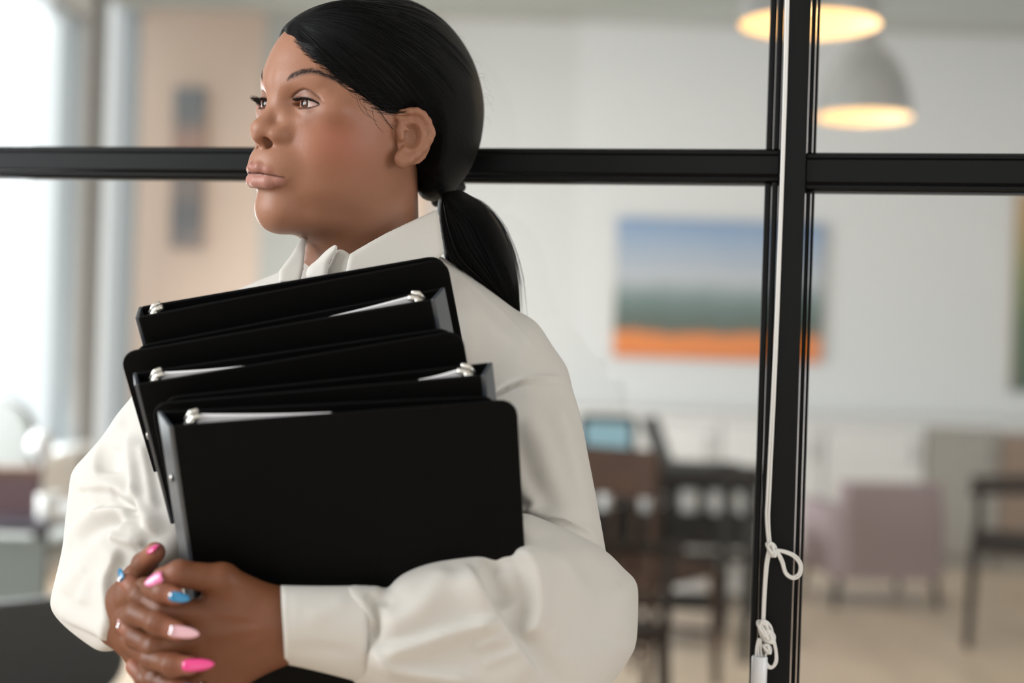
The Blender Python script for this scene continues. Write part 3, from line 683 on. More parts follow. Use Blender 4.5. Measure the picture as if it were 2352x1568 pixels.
def build_head():
    V, Q = surf(head_sdf, (-112, -84, -165), (128, 104, 130), 1.15)
    V = lap(V, Q, 2, 0.4)
    q = mirror(V); N_ = normals(V, Q)
    # crease of the upper lid
    c = crease_curve(q); y = q[:, 1] - ALC[1]
    front = np.clip((q[:, 0] - 62) / 8, 0, 1) * np.clip((18.5 - np.abs(y)) / 4, 0, 1)
    V = V - N_ * ((1.3 * np.exp(-(c / 1.1) ** 2) * front)[:, None])
    # crease round the wing of the nose, fold under the lower lip
    wd = np.sqrt((q[:, 1] - 26.0 + 0.03 * (q[:, 2] + 18) ** 2) ** 2 + np.clip(np.abs(q[:, 2] + 18) - 6, 0, 99) ** 2)
    V = V - N_ * ((1.1 * np.exp(-(wd / 2.4) ** 2) * (q[:, 0] > 75))[:, None])
    # lip wrinkles
    up, lo = lips_sdf(q); lipd = np.minimum(up, lo)
    lm = np.clip((0.9 - lipd) / 1.6, 0, 1) * (q[:, 0] > 93) * np.clip((28 - q[:, 1]) / 3, 0, 1)
    V = V + N_ * ((0.16 * np.sin(V[:, 1] * 3.6 + 0.4 * np.sin(V[:, 2])) * lm)[:, None])
    # ---------------- skin colours (make-up, lips, brows), and shade painted in crease, lip gap, nostrils
    rgb = np.tile(SKIN, (len(V), 1))
    def mixc(col, w):
        nonlocal rgb
        w = np.clip(w, 0, 1)[:, None]; rgb = rgb * (1 - w) + np.array(lin(*col)[:3]) * w
    bl = np.exp(-(((q[:, 0] - 58) / 30) ** 2 + ((q[:, 1] - 52) / 26) ** 2 + ((q[:, 2] + 22) / 26) ** 2))
    mixc((168, 92, 72), 0.55 * bl)
    mixc((112, 72, 50), 0.7 * np.clip((-q[:, 2] - 78) / 30, 0, 1) * np.clip((92 - q[:, 0]) / 25, 0, 1))  # darker below the jaw and down the neck
    es = np.exp(-((y / 16) ** 2)) * np.clip((c + 9) / 3, 0, 1) * np.clip((1.5 - c) / 2, 0, 1) * (q[:, 0] > 60)
    mixc((134, 98, 84), 0.6 * es)
    mixc((120, 82, 64), 0.35 * np.exp(-((y - 8) / 14) ** 2 - ((q[:, 2] - 2) / 6) ** 2) * (q[:, 0] > 60))  # a little darker under the eyes
    mixc((86, 52, 40), 0.8 * np.exp(-(c / 0.9) ** 2) * np.clip((16.5 - np.abs(y)) / 3, 0, 1) * (q[:, 0] > 60))  # shade of the lid crease painted into the colour
    al = almond(q)
    lin_u = np.clip((1.9 - np.abs(al)) / 0.9, 0, 1) * (q[:, 0] > 58) * (al > -1.5) * np.clip((y + 11.5) / 5, 0, 1)
    upper = (q[:, 2] > 11.0)
    mixc((22, 18, 18), lin_u * upper)
    mixc((70, 45, 38), 0.7 * lin_u * ~upper * np.clip((y + 4) / 8, 0.2, 1))
    inner = np.clip((-0.3 - al) / 1.0, 0, 1) * (q[:, 0] > 58) * np.clip((1.2 - np.abs(ell(q, EYE_C, (EYE_R - 0.7, EYE_R + 3.0, EYE_R - 0.2)))) / 0.8, 0, 1)
    mixc((196, 160, 150), inner)
    # brows
    t = (q[:, 1] - 10) / 48.0
    bz = np.interp(q[:, 1], BROW[:, 1], BROW[:, 2]); t = (q[:, 1] - BROW[0, 1]) / (BROW[-1, 1] - BROW[0, 1])
    bw = np.interp(t, [0, .12, .5, .8, 1], [2.4, 3.2, 2.9, 2.1, 1.0])
    nz = 0.86 + 0.14 * np.sin(V[:, 1] * 7.1 + V[:, 2] * 5.3 + 2 * np.sin(V[:, 2] * 3.1))
    br = np.exp(-(np.abs(q[:, 2] - bz) / bw) ** 2.4) * np.clip((t + 0.03) / 0.22, 0, 1) * np.clip((1.03 - t) / 0.2, 0, 1) * (q[:, 0] > 35) * nz
    mixc((34, 24, 22), 0.95 * br)
    mixc((176, 124, 116), 0.95 * lm * np.clip((-52.5 - V[:, 2]) / 2, 0, 1)); mixc((158, 104, 96), 0.9 * lm * np.clip((V[:, 2] + 53.5) / 2, 0, 1))
    pz = q[:, 2] - np.interp(q[:, 1], [0, 8, 18, 27], [-53.4, -53.0, -54.0, -55.5])
    mixc((70, 32, 32), 0.9 * np.clip((1.2 - np.abs(pz)) / 0.7, 0, 1) * (q[:, 0] > 93) * np.clip((28 - q[:, 1]) / 2, 0, 1))  # shade in the gap between the lips, painted as a dark line
    mixc((40, 22, 16), np.clip((0.5 - ell(q, (105, 7.6, -25), (7.2, 4.0, 5.8))) / 2.5, 0, 1) * (q[:, 2] < -20))  # shade inside the nostrils painted into the colour
    return head_w(V), Q, rgb
hV, hQ, hRGB = build_head()
# ------------------------------------------------------------------ eyes and lashes
def ray_to(px, py): 
    d = P(px, py, 1.0) - CO; return d / np.linalg.norm(d)
def build_eye(side, iris_px):
    c = head_w(EYE_C * np.array([1, side, 1]))
    # gaze: the front of the ball lies on the iris pixel's ray
    d = ray_to(*iris_px); oc = CO - c; R = EYE_R / 1000
    b = oc @ d; disc = b * b - (oc @ oc - (R * 1.0) ** 2)
    hit = CO + d * (-b - math.sqrt(max(disc, 0.0))); g = (hit - c); g /= np.linalg.norm(g)
    fwd = HR[0]; g = g * 0.75 + fwd * 0.25 if disc > 0 else fwd; g /= np.linalg.norm(g)
    x = np.cross(g, [0, 0, 1.0]); x /= np.linalg.norm(x); y = np.cross(x, g)
    V = []; col = []; Fc = []; nr, ns = 44, 40
    cs = np.array(lin(226, 222, 218)[:3]); ci = np.array(lin(84, 50, 34)[:3]); cd = np.array(lin(40, 24, 18)[:3]); cp = np.array(lin(8, 7, 7)[:3])
    for i in range(nr + 1):
        th = math.pi * (i / nr) ** 1.6
        bulge = 1.0 + 0.06 * max(0.0, 1 - (th / 0.55) ** 2)
        for k in range(ns):
            a = 2 * math.pi * k / ns
            V.append(c + R * bulge * (g * math.cos(th) + (x * math.cos(a) + y * math.sin(a)) * math.sin(th)))
            rr = th / 0.50
            col.append(cp if rr < 0.36 else ci * (0.75 + 0.45 * abs(math.sin(a * 9 + rr * 3))) if rr < 0.86 else cd if rr < 1.0 else cs)
    for i in range(nr):
        for k in range(ns): Fc.append((i * ns + k, i * ns + (k + 1) % ns, (i + 1) * ns + (k + 1) % ns, (i + 1) * ns + k))
    me = mesh_from('eye', V, Fc); set_color(me, np.array(col))
    return link('eye', me, mat('eye', rough=0.06, attr='col', spec=0.6), person)
def build_lashes(side):
    mb = MB(); rng = random.Random(3)
    for row in range(2):
        n = 34
        for i in range(n):
            u = 0.20 + 0.80 * i / (n - 1); ang = math.radians(125 - 75 * u) + rng.uniform(-.02, .02)
            y = ALC[1] - 2.0 + 23.4 * math.cos(ang); z = ALC[2] - 18.0 + 23.4 * math.sin(ang) + LID_TILT * (y - ALC[1])
            dy, dz = y - EYE_C[1], z - EYE_C[2]; x = EYE_C[0] + math.sqrt(max(14.2 ** 2 - dy * dy - dz * dz, 20.0))
            L = (1.0 if side > 0 else 1.35) * (4.5 + 6.0 * math.sin(math.pi * min(1, u * 0.75 + 0.18))) * rng.uniform(0.85, 1.1)
            out = (u - 0.42) * 0.9 + rng.uniform(-.12, .12); upv = 0.02 + 0.22 * row
            p0 = np.array([x - 0.3, y, z]); pts = []
            for t in (0, .3, .6, .85, 1.0):
                pts.append(head_w((p0 + L * np.array([t * (1 - 0.18 * t), out * t * 0.75, -0.10 * t * (1 - t) * 3 + upv * t * t * 0.75])) * np.array([1, side, 1])))
            mb.tube(pts, [.00024, .00022, .00018, .00012, .00004], 4, False)
    for i in range(22):     # lower lashes, short
        u = i / 21; ang = math.radians(-112 + 52 * u); y = ALC[1] + 0.5 + 35.2 * math.cos(ang); z = ALC[2] + 31.6 + 35.2 * math.sin(ang) + LID_TILT * (y - ALC[1])
        dy, dz = y - EYE_C[1], z - EYE_C[2]; x = EYE_C[0] + math.sqrt(max(14.2 ** 2 - dy * dy - dz * dz, 20.0))
        p0 = np.array([x - .2, y, z]); mb.tube([head_w((p0 + t * np.array([2.6, (u - .4) * 2, -1.6])) * np.array([1, side, 1])) for t in (0, .5, 1)], [.00016, .00013, .00005], 3, False)
    mb.build('eyelashes', M_LASH, person, True)
def build_brows():
    rng = random.Random(21); fs = head_sdf
    for side in (1, -1):
        mb = MB()
        for i in range(105):
            t = rng.random() ** 0.9; k = t * (len(BROW) - 1); j = min(int(k), len(BROW) - 2); c = BROW[j] + (BROW[j + 1] - BROW[j]) * (k - j)
            tan = BROW[j + 1] - BROW[j]; tan /= np.linalg.norm(tan); w = (2.2 - 1.5 * t) * rng.uniform(-1, 1)
            p = c + np.array([0, 0, 1.0]) * w; dr = tan + np.array([0, 0, 1.0]) * (0.75 * (1 - t) - 0.25 * w / 2.2); dr /= np.linalg.norm(dr)
            L = rng.uniform(3.0, 5.5); q = np.array([p + dr * L * s for s in (0, .35, .7, 1.0)])
            for _ in range(3):
                dd = fs(q.astype(np.float32)); e = 0.4; gx = (fs((q + [e, 0, 0]).astype(np.float32)) - dd) / e; q = q - np.stack([np.clip(dd - np.array([.05, .3, .3, .2]), -4, 4) / np.clip(gx, .35, 2), 0 * dd, 0 * dd], 1)
            mb.tube([head_w(v * np.array([1, side, 1])) for v in q], [.00013, .00012, .00009, .00003], 3, False)
        o = mb.build('eyebrow', mat('brow_hair', (44, 31, 27), 0.6), person, True)
# ------------------------------------------------------------------ hair
HAIR_OUT = Poly2D([(676, 96), (668, 84), (690, 52), (738, 20), (800, 0), (870, -10), (945, 2), (1010, 38), (1060, 92), (1095, 160), (1112, 240), (1106, 318), (1086, 378), (1056, 424), (1028, 452), (985, 462), (955, 430), (930, 300), (800, 260), (700, 170)])
def cran_hit(px, py):
    d = (P(px, py, 1.0) - CO) @ HR.T * 1000; o = head_l(CO); c, r = np.array(CRAN_C), np.array(CRAN_R)
    oo = (o - c) / r; dd = d / r; A = dd @ dd; B = oo @ dd; disc = max(B * B - A * (oo @ oo - 1), 0.0)
    return o + d * ((-B - math.sqrt(disc)) / A)
_hl = [cran_hit(*p) for p in [(684, 96), (700, 120), (740, 155), (790, 195), (850, 240), (880, 260), (904, 264)]]
_hl += [ear_pt(*p, -6) for p in [(932, 253), (958, 248), (984, 262), (1001, 298), (990, 334), (970, 366)]] + [head_px(966, 395, 48), head_px(970, 430, 46), head_px(976, 470, 42), head_px(985, 560, 40)]
FACE_CUT = Poly2D([(150, _hl[0][2] + 6), (_hl[0][0] + 14, _hl[0][2] + 4)] + [(h[0], h[2]) for h in _hl] + [(150, -190)], step=1.5, n=4)
_inf_hair = inflate(HAIR_OUT, plane((850, 200, 1.390), (1060, 300, 1.428), (850, 0, 1.390)), 0.096, 0.094)
def hair_vol(p):
    w = head_w(p); px, py, d = project(w)
    a = _inf_hair(px, py, d).astype(np.float32) * 1000
    q = mirror(p)
    b = ell(q, CRAN_C, (97.5, 73, 84))
    c = ell(q, (-48, 0, 12), (70, 66, 66))
    return smin(smin(a, b, 8), c, 14)
def face_side(p):
    z = p[:, 2] - 1.0 * np.clip(16 - p[:, 1], 0, 34) * np.clip((p[:, 0] - 20) / 40, 0, 1)     # parted off the far temple
    return FACE_CUT(p[:, 0], z).astype(np.float32)
def hair_sdf(p):
    return smax(hair_vol(p), face_side(p), 8.0)
TIE = head_px(1030, 446, 12.0); TOPF = np.array([88.0, 0, 76.0]); HO = np.array([-10.0, 0, 25.0])
_w = (TOPF - TIE); _w /= np.linalg.norm(_w); _u = np.cross(_w, [0, 1.0, 0]); _u /= np.linalg.norm(_u); _v = np.cross(_w, _u)
def flow_attr(me, q):
    r = q - HO; r = r / (np.linalg.norm(r, axis=1, keepdims=True) + 1e-9)
    phi = np.arctan2(r @ _v, r @ _u); th = np.arccos(np.clip(r @ _w, -1, 1))
    set_color(me, np.stack([np.cos(phi), np.sin(phi), th * 0.12], 1), 'flow')
def hair_material():
    m = bpy.data.materials.new('black_hair'); m.use_nodes = True; MATS['black_hair'] = m
    nt = m.node_tree; N = nt.nodes; L = nt.links; b = N['Principled BSDF']
    b.inputs['Base Color'].default_value = lin(4, 4, 5); b.inputs['Roughness'].default_value = 0.42; b.inputs['Specular IOR Level'].default_value = 0.12
    at = N.new('ShaderNodeAttribute'); at.attribute_name = 'flow'
    nz = N.new('ShaderNodeTexNoise'); nz.inputs['Scale'].default_value = 42; nz.inputs['Detail'].default_value = 6; nz.inputs['Roughness'].default_value = 0.75
    bp = N.new('ShaderNodeBump'); bp.inputs['Strength'].default_value = 0.7; bp.inputs['Distance'].default_value = 0.003
    L.new(at.outputs['Color'], nz.inputs['Vector']); L.new(nz.outputs['Fac'], bp.inputs['Height']); L.new(bp.outputs[0], b.inputs['Normal'])
    return m
def strand_dir(th, ph): return math.cos(th) * _w + math.sin(th) * (math.cos(ph) * _u + math.sin(ph) * _v)
def build_hair():
    V, Q = surf(hair_sdf, (-160, -110, -110), (125, 110, 140), 2.2, slack=3.5)
    V = lap(V, Q, 3, 0.5)
    me = mesh_from('hair', head_w(V), Q); flow_attr(me, V)
    M_HAIR = hair_material(); hair = link('hair', me, M_HAIR, person)
    # combed strands running from the hairline to the tie
    rng = random.Random(11); n = 620; K = 16
    th = np.zeros((n, K)); ph = np.zeros((n, K))
    for i in range(n):
        a = rng.uniform(0.10, 0.9); p0 = rng.uniform(-math.pi, math.pi)
        th[i] = np.linspace(a, min(a + rng.uniform(0.5, 1.6), 2.75), K); ph[i] = p0 + rng.uniform(-.05, .05) * np.linspace(-1, 1, K) + 0.02 * np.sin(np.linspace(0, rng.uniform(3, 9), K))
    D = np.cos(th)[..., None] * _w + np.sin(th)[..., None] * (np.cos(ph)[..., None] * _u + np.sin(ph)[..., None] * _v)
    D = D.reshape(-1, 3); lo = np.full(len(D), 40.0); hi = np.full(len(D), 190.0)
    for _ in range(18):
        mid = (lo + hi) / 2; ins = hair_vol((HO + D * mid[:, None]).astype(np.float32)) < 0
        lo = np.where(ins, mid, lo); hi = np.where(ins, hi, mid)
    pts = (HO + D * (lo[:, None])).reshape(n, K, 3)
    fs = face_side(pts.reshape(-1, 3)).reshape(n, K)
    mb = MB()
    for i in range(n):
        ok = fs[i] < rng.uniform(-2, 3.0)
        if not ok[-1] or (pts[i, :, 1].mean() < -5 and pts[i, 0, 0] > 45): continue
        j = int(np.argmax(ok)); 
        if K - j < 4: continue
        off = rng.uniform(-0.2, 0.9); pp = pts[i, j:]; rr = pp - HO; rr = rr / np.linalg.norm(rr, axis=1, keepdims=True)
        fade = np.sin(np.linspace(0.0, math.pi, len(pp)))
        pp = head_w(pp + rr * (off * fade - 0.25)[:, None])
        m = len(pp); mb.tube(pp, [0.00034 * min(1, 0.35 + k / 3, 0.35 + (m - 1 - k) / 3) for k in range(m)], 3, False)
    # baby hair lying on the temple and wisps at the hairline
    for i in range(9):
        u = rng.random(); a = np.array(spline([(700, 122), (745, 160), (795, 200), (850, 243), (884, 262)], 10))[int(u * 39)]
        e = a + np.array([rng.uniform(20, 55), rng.uniform(24, 60)]) if u > .55 else a + np.array([rng.uniform(25, 60), rng.uniform(18, 44)])
        c_ = []
        for t in np.linspace(0, 1, 7):
            q = a * (1 - t) + e * t + np.array([-6, 7]) * math.sin(math.pi * t)
            d = P(*q, 1.0) - CO; d = (d @ HR.T) * 1000; o = head_l(CO); lo_, hi_ = 1.15, 1.40
            for _ in range(20):
                mm = (lo_ + hi_) / 2; x = (o + d * mm)[None].astype(np.float32)
                if min(float(head_sdf(x)[0]), float(hair_sdf(x)[0])) > 0.25: lo_ = mm
                else: hi_ = mm
            c_.append(head_w(o + d * lo_))
        mb.tube(c_, [0.00011] * 6 + [0.00004], 3, False)
    # fine strands crossing the hairline so that the edge is soft
    HLp = spline([(680, 94), (700, 120), (740, 155), (790, 195), (850, 240), (884, 262), (905, 266)], 10); n2 = 230; K2 = 8; A = np.zeros((n2, K2, 2))
    for i in range(n2):
        u = 0.80 * rng.random(); j_ = int(u * (len(HLp) - 2)); a = HLp[j_]; tg = HLp[j_ + 1] - a; tg /= np.linalg.norm(tg); dr = 0.8 * tg + np.array([0.55, -0.12]); dr /= np.linalg.norm(dr); nr = np.array([-dr[1], dr[0]])
        st0 = a + nr * rng.uniform(-5, 4) - dr * rng.uniform(0, 10); L = rng.uniform(40, 80); bow = rng.uniform(-3, 3)
        for k in range(K2): t = k / (K2 - 1); A[i, k] = st0 + dr * L * t + nr * (bow * math.sin(math.pi * t) - 12 * t * t)
    fl = A.reshape(-1, 2); D = np.array([(P(x, y, 1.0) - CO) @ HR.T * 1000 for x, y in fl]); o_ = head_l(CO); tt = np.full(len(fl), 1.2)
    for _ in range(36):
        x = (o_ + D * tt[:, None]).astype(np.float32); tt = tt + np.clip(np.minimum(head_sdf(x), hair_sdf(x)) - 0.25, -2, 40) * 0.8 / 1000
    W2 = head_w(o_ + D * np.minimum(tt, 1.42)[:, None]).reshape(n2, K2, 3)
    for i in range(n2):
        if tt.reshape(n2, K2)[i].max() > 1.40: continue
        mb.tube(W2[i], [0.00005] + [0.00013] * (K2 - 2) + [0.00004], 3, False)
    st = mb.build('hair_strands', mat('hair_strand', (7, 7, 8), 0.45, spec=0.22), hair, True); st['kind'] = 'stuff'
    # hair tie and ponytail
    tw = head_w(TIE)
    mb = MB(); ax = Vector(P(1052, 470, 1.40) - P(1022, 420, 1.40)).normalized()
    Mx = Matrix.Translation(Vector(tw)) @ ax.to_track_quat('Z', 'Y').to_matrix().to_4x4()
    mb.lathe([(0.016 + 0.004 * math.cos(t), 0.005 * math.sin(t)) for t in np.linspace(0, 2 * math.pi, 13)], seg=22, M=Mx)
    mb.build('hair_tie', mat('hair_tie', (14, 14, 16), 0.7), hair, True)
    PONY = Poly2D([(1012, 446), (1050, 436), (1066, 440), (1112, 470), (1150, 520), (1176, 586), (1190, 655), (1194, 722), (1178, 716), (1120, 668), (1062, 628), (1024, 598), (1010, 540), (1004, 490)])
    pi_ = inflate(PONY, plane((1030, 450, 1.385), (1190, 720, 1.425), (1010, 600, 1.40)), 0.030, 0.030)
    def pf(p):
        px, py, d = project(p); return pi_(px, py, d).astype(np.float32)
    lo = np.minimum(np.minimum(P(990, 420, 1.34), P(990, 740, 1.34)), P(1210, 740, 1.34)); hi = np.maximum(P(1215, 420, 1.48), P(1215, 740, 1.48)); lo[2] = P(1100, 745, 1.48)[2]; hi[2] = P(1100, 415, 1.48)[2]
    lo[0] = P(985, 700, 1.34)[0]; hi[0] = P(1220, 420, 1.48)[0]; lo[1] = 1.33; hi[1] = 1.49
    V, Q = surf(pf, lo, hi, 0.0024); V = lap(V, Q, 3, .5)
    px, py, d = project(V)
    me = mesh_from('ponytail', V, Q)
    bd, sd, pr = line_dist(px, py, spline([(1030, 445), (1085, 510), (1130, 600), (1185, 715)], 8))
    set_color(me, np.stack([sd * bd / 45.0, (d - 1.4) * 18, pr * 0.25], 1), 'flow')
    pony = link('ponytail', me, M_HAIR, hair)
    mb = MB()
    L0 = [spline([(1052, 440), (1110, 468), (1152, 520), (1178, 586), (1192, 655), (1196, 735)], 6), spline([(1030, 450), (1085, 510), (1130, 600), (1188, 722)], 8), spline([(1014, 470), (1018, 540), (1040, 605), (1110, 662), (1186, 718)], 6)]
    for i in range(260):
        f = rng.random(); A, B = (L0[0], L0[1]) if f < .62 else (L0[1], L0[2]); g = rng.random()
        m = min(len(A), len(B)); ia = np.linspace(0, len(A) - 1, 14).astype(int); ib = np.linspace(0, len(B) - 1, 14).astype(int)
        fly = rng.random() < 0.20; w_ = rng.choice([rng.uniform(-10, 4), rng.uniform(-6, 10), rng.uniform(4, 22)]) if fly else 0
        dpt = rng.uniform(-.030, -.012) if not fly else rng.uniform(-.02, .02); s0 = rng.randint(0, 4); pts = []
        for k in range(s0, 14):
            q = A[ia[k]] * (1 - g) + B[ib[k]] * g
            if fly: q = L0[0][ia[k]] + np.array([w_ * (k / 13) ** 1.2, -w_ * 0.35 * math.sin(k / 13 * 3)])
            inn = min(1, float(PONY(np.array([q[0]]), np.array([q[1]]))[0]) / 55); inn = max(inn, 0)
            pts.append(P(q[0], q[1] + (w_ * .8 if fly and k > 10 else 0), 1.385 + (q[0] - 1030) * 0.00022 + dpt * math.sqrt(max(0, 1 - (1 - inn) ** 2)) - (0.0012 if not fly else 0)))
        mm = len(pts); mb.tube(pts, [0.00022 * min(1, .3 + k / 3, .2 + (mm - 1 - k) / 4) for k in range(mm)], 3, False)
    for i in range(16):      # flyaways off the crown
        u = rng.uniform(0.1, .9); q0 = np.array(spline([(740, 20), (870, -8), (1010, 40), (1095, 160), (1112, 240), (1100, 330)], 10))[int(u * 49)]
        mb.tube([P(q0[0] + t * rng.uniform(10, 30), q0[1] + t * t * 34 - t * 16, 1.40) for t in np.linspace(-.35, 1, 7)], [0.00007] * 6 + [.00003], 3, False)
    o = mb.build('pony_strands', MATS['hair_strand'], pony, True); o['kind'] = 'stuff'
# ================================================================== ring binders held against the chest
M_VINYL = mat('black_vinyl', (4, 4, 4), 0.5, spec=0.09, bump=0.25, bscale=1500)
M_EDGE_LIT = mat('vinyl_edge_lit', (58, 63, 69), 0.28, spec=0.9)  # spine vinyl lightened in colour to carry the window's reflection
M_RING = mat('nickel', (226, 222, 214), 0.25, 0.85)
M_PAPER = mat('paper', (232, 230, 232), 0.8)
def binder(label, tl, tr, bl, left_spine, thick=0.036, gap=0.007, W=0.268, H=0.295, skew=0.017, paper=0.12):
    """tl, tr, bl: (px, py, depth) of the front cover's corners; the spine is on one side, the covers close up towards the other"""
    LEAN = 0.40        # the stack leans with its top towards the camera
    TLp, TRp = P(*tl), P(*tr); BLp = P(bl[0], bl[1], tl[2] * (1 + (bl[1] - tl[1]) / F * LEAN))
    ex = TRp - TLp; ex /= np.linalg.norm(ex); ez = TLp - BLp; ez -= ex * (ez @ ex); ez /= np.linalg.norm(ez)
    ey = np.cross(ez, ex)                      # away from the camera
    if ey[1] < 0: ey = -ey
    org = TLp if left_spine else TRp
    sx = 1.0 if left_spine else -1.0
    M = Matrix([[ex[i] * sx, ey[i], ez[i], org[i]] for i in range(3)] + [[0, 0, 0, 1]])
    b = empty('ring_binder'); b.matrix_world = M
    tag(b, label, 'binder', 'black ring binders held in the arms')
    c = 0.0032; r = 0.014
    def cover(y_in, y_out, name, sh=0.0):
        # outline with rounded free corners, slightly splayed from spine to free edge
        mb = MB(); pts = []
        for cx, cz, a0 in ((W - r, -r, 90), (W - r, -H + r, 0)):
            for k in range(6):
                a = math.radians(a0 - 90 * k / 5); pts.append((cx + r * math.cos(a), cz + r * math.sin(a)))
        pts = [(0.0, 0.0)] + pts + [(0.0, -H)]
        n = len(pts); V = []
        for s in (0, 1):
            for (x, z) in pts:
                t = x / W; yy = y_in + (y_out - y_in) * t; V.append((x - sh, yy + s * c, z))
        Fc = [tuple(range(n)), tuple(range(2 * n - 1, n - 1, -1))] + [(i, n + i, n + (i + 1) % n, (i + 1) % n) for i in range(n)]
        mb.add(V, Fc); return mb.build(name, M_VINYL, b, bevel=0.0012)
    mid = thick * 0.45
    cover(0.0, mid - gap / 2 - c, 'front_cover'); cover(thick - c, mid + gap / 2, 'back_cover', skew)
    mb = MB(); y1 = thick - 0.0002; mb.add([(x - skew * (y / thick), y, z) for x in (-0.0034, 0.0) for y in (0.0, y1) for z in (-H, 0.0)], [(0, 1, 3, 2), (4, 6, 7, 5), (0, 4, 5, 1), (2, 3, 7, 6), (0, 2, 6, 4), (1, 5, 7, 3)]); mb.build('spine', M_EDGE_LIT, b, bevel=0.001)
    for z in (-0.052, -0.243):
        mb = MB(); mb.lathe([(0.0001, 0.0016), (0.003, 0.0012), (0.0036, 0)], seg=12, M=Matrix.Translation((-0.0034 - skew * .5, thick * .5, z)) @ Matrix.Rotation(-math.pi / 2, 4, 'Y')); mb.build('rivet', M_RING, b, True)
    # ring mechanism: booster lever at the top and three rings
    mb = MB(); mb.box((0.002, thick * .32, -H + 0.02), (0.005, thick * .72, -0.012)); mb.build('ring_plate', M_RING, b, bevel=0.0008)
    for z in (-0.030, -0.1375, -0.245):
        mb = MB(); rr = thick * 0.36
        mb.tube([(0.006 + rr + rr * math.cos(a), thick * .5 + rr * math.sin(a), z) for a in np.linspace(math.pi * .98, -math.pi * .98, 22)], 0.0014, 6); mb.build('ring', M_RING, b, True)
    mb = MB(); yy = thick * .5
    mb.tube([(0.004, yy, -0.016), (0.007, yy, -0.007), (0.012, yy - 0.002, -0.001), (0.019, yy - 0.003, 0.0015)], [0.0026, 0.0028, 0.0032, 0.0026], 8)
    mb.tube([(0.011, yy - .007, -0.003), (0.012, yy, -0.001), (0.012, yy + .005, -0.003)], [0.0024, 0.003, 0.0024], 8)
    mb.tube([(0.006, yy + .003, -0.004), (0.010, yy + .006, 0.001), (0.016, yy + .005, 0.003)], [0.0018, 0.0024, 0.0018], 8)
    mb.build('lever', M_RING, b, True)
    if paper <= 0: return b
    mb = MB(); nx = 10; V = []; Fc = []        # sheaf of paper, a little wavy along its top
    for i in range(nx + 1):
        t = i / nx; x = 0.016 + paper * t; top = 0.0012 - 0.0012 * math.sin(t * 2.4) - 0.004 * t
        y0 = thick * .30 + (mid - gap / 2 - thick * .30) * (x / W) + 0.0035; y1 = y0 + 0.0048 * (1 - 0.75 * t)
        V += [(x, y0, top), (x, y1, top), (x, y1, -H + 0.02), (x, y0, -H + 0.02)]
    for i in range(nx):
        a = i * 4; Fc += [(a, a + 1, a + 5, a + 4), (a + 1, a + 2, a + 6, a + 5), (a + 3, a, a + 4, a + 7)]
    Fc += [(0, 3, 2, 1), (nx * 4, nx * 4 + 1, nx * 4 + 2, nx * 4 + 3)]
    mb.add(V, Fc); mb.build('paper_sheaf', M_PAPER, b)
    return b
binder('black ring binder resting in front of the other binders, spine over the clasped hands', (398, 978, 1.105), (1132, 930, 1.112), (426, 1290), True, thick=0.033, skew=0.015, paper=0.105)
binder('black ring binder just behind the front one, its spine towards the shirt sleeve', (376, 930, 1.140), (1104, 862, 1.132), (440, 1390), False, thick=0.028, skew=0.006, paper=0.035)
binder('black ring binder in the middle of the stack, open end tucked under the sleeve', (318, 882, 1.164), (1038, 768, 1.166), (412, 1390), True, thick=0.031, skew=0.007, paper=0.07)
binder('black ring binder second from the shirt, its rings beside the collar', (296, 812, 1.196), (988, 688, 1.190), (408, 1300), False, thick=0.028, skew=0.009, paper=0.085)
binder('black ring binder lying against the shirt, topmost under the chin', (318, 728, 1.216), (1014, 600, 1.220), (430, 1260), True, thick=0.031, skew=0.002, paper=0)
# ------------------------------------------------------------------ clasped hands
def HPt(*p): return P(*p)
def finger(pts, rs): return ([HPt(*p) for p in pts], [r / 1000 for r in rs])
LH = dict(
    index=finger([(478, 1408, 1.136), (374, 1400, 1.128), (324, 1370, 1.140), (293, 1336, 1.156)], [11.0, 9.4, 8.6, 7.4]),
    middle=finger([(455, 1466, 1.133), (356, 1486, 1.130), (314, 1463, 1.146), (288, 1437, 1.158)], [11.4, 9.4, 8.6, 7.2]),
    ring=finger([(470, 1528, 1.136), (384, 1566, 1.136), (338, 1560, 1.152), (308, 1530, 1.164)], [11.2, 9.2, 8.4, 7.2]),
    little=finger([(512, 1578, 1.146), (440, 1622, 1.148), (395, 1640, 1.158)], [10.0, 8.2, 7.0]),
    thumb=finger([(606, 1392, 1.146), (512, 1331, 1.136), (414, 1318, 1.126), (374, 1327, 1.124)], [17.0, 12.4, 10.2, 8.6]))
RH = dict(
    index=finger([(296, 1376, 1.180), (334, 1354, 1.146), (374, 1360, 1.118), (404, 1370, 1.112)], [10.0, 8.6, 8.0, 7.0]),
    middle=finger([(292, 1424, 1.182), (316, 1410, 1.132), (362, 1432, 1.112), (408, 1450, 1.106)], [10.4, 8.8, 8.4, 7.4]),
    ring=finger([(300, 1470, 1.184), (350, 1512, 1.130), (396, 1527, 1.112), (436, 1528, 1.108)], [10.4, 8.8, 8.4, 7.4]),
    little=finger([(316, 1510, 1.184), (356, 1560, 1.140), (406, 1580, 1.124), (440, 1584, 1.118)], [9.4, 8.0, 7.6, 6.6]),
    thumb=finger([(282, 1400, 1.196), (312, 1330, 1.186), (332, 1296, 1.176), (356, 1268, 1.160)], [14.0, 11.0, 9.6, 8.6]))
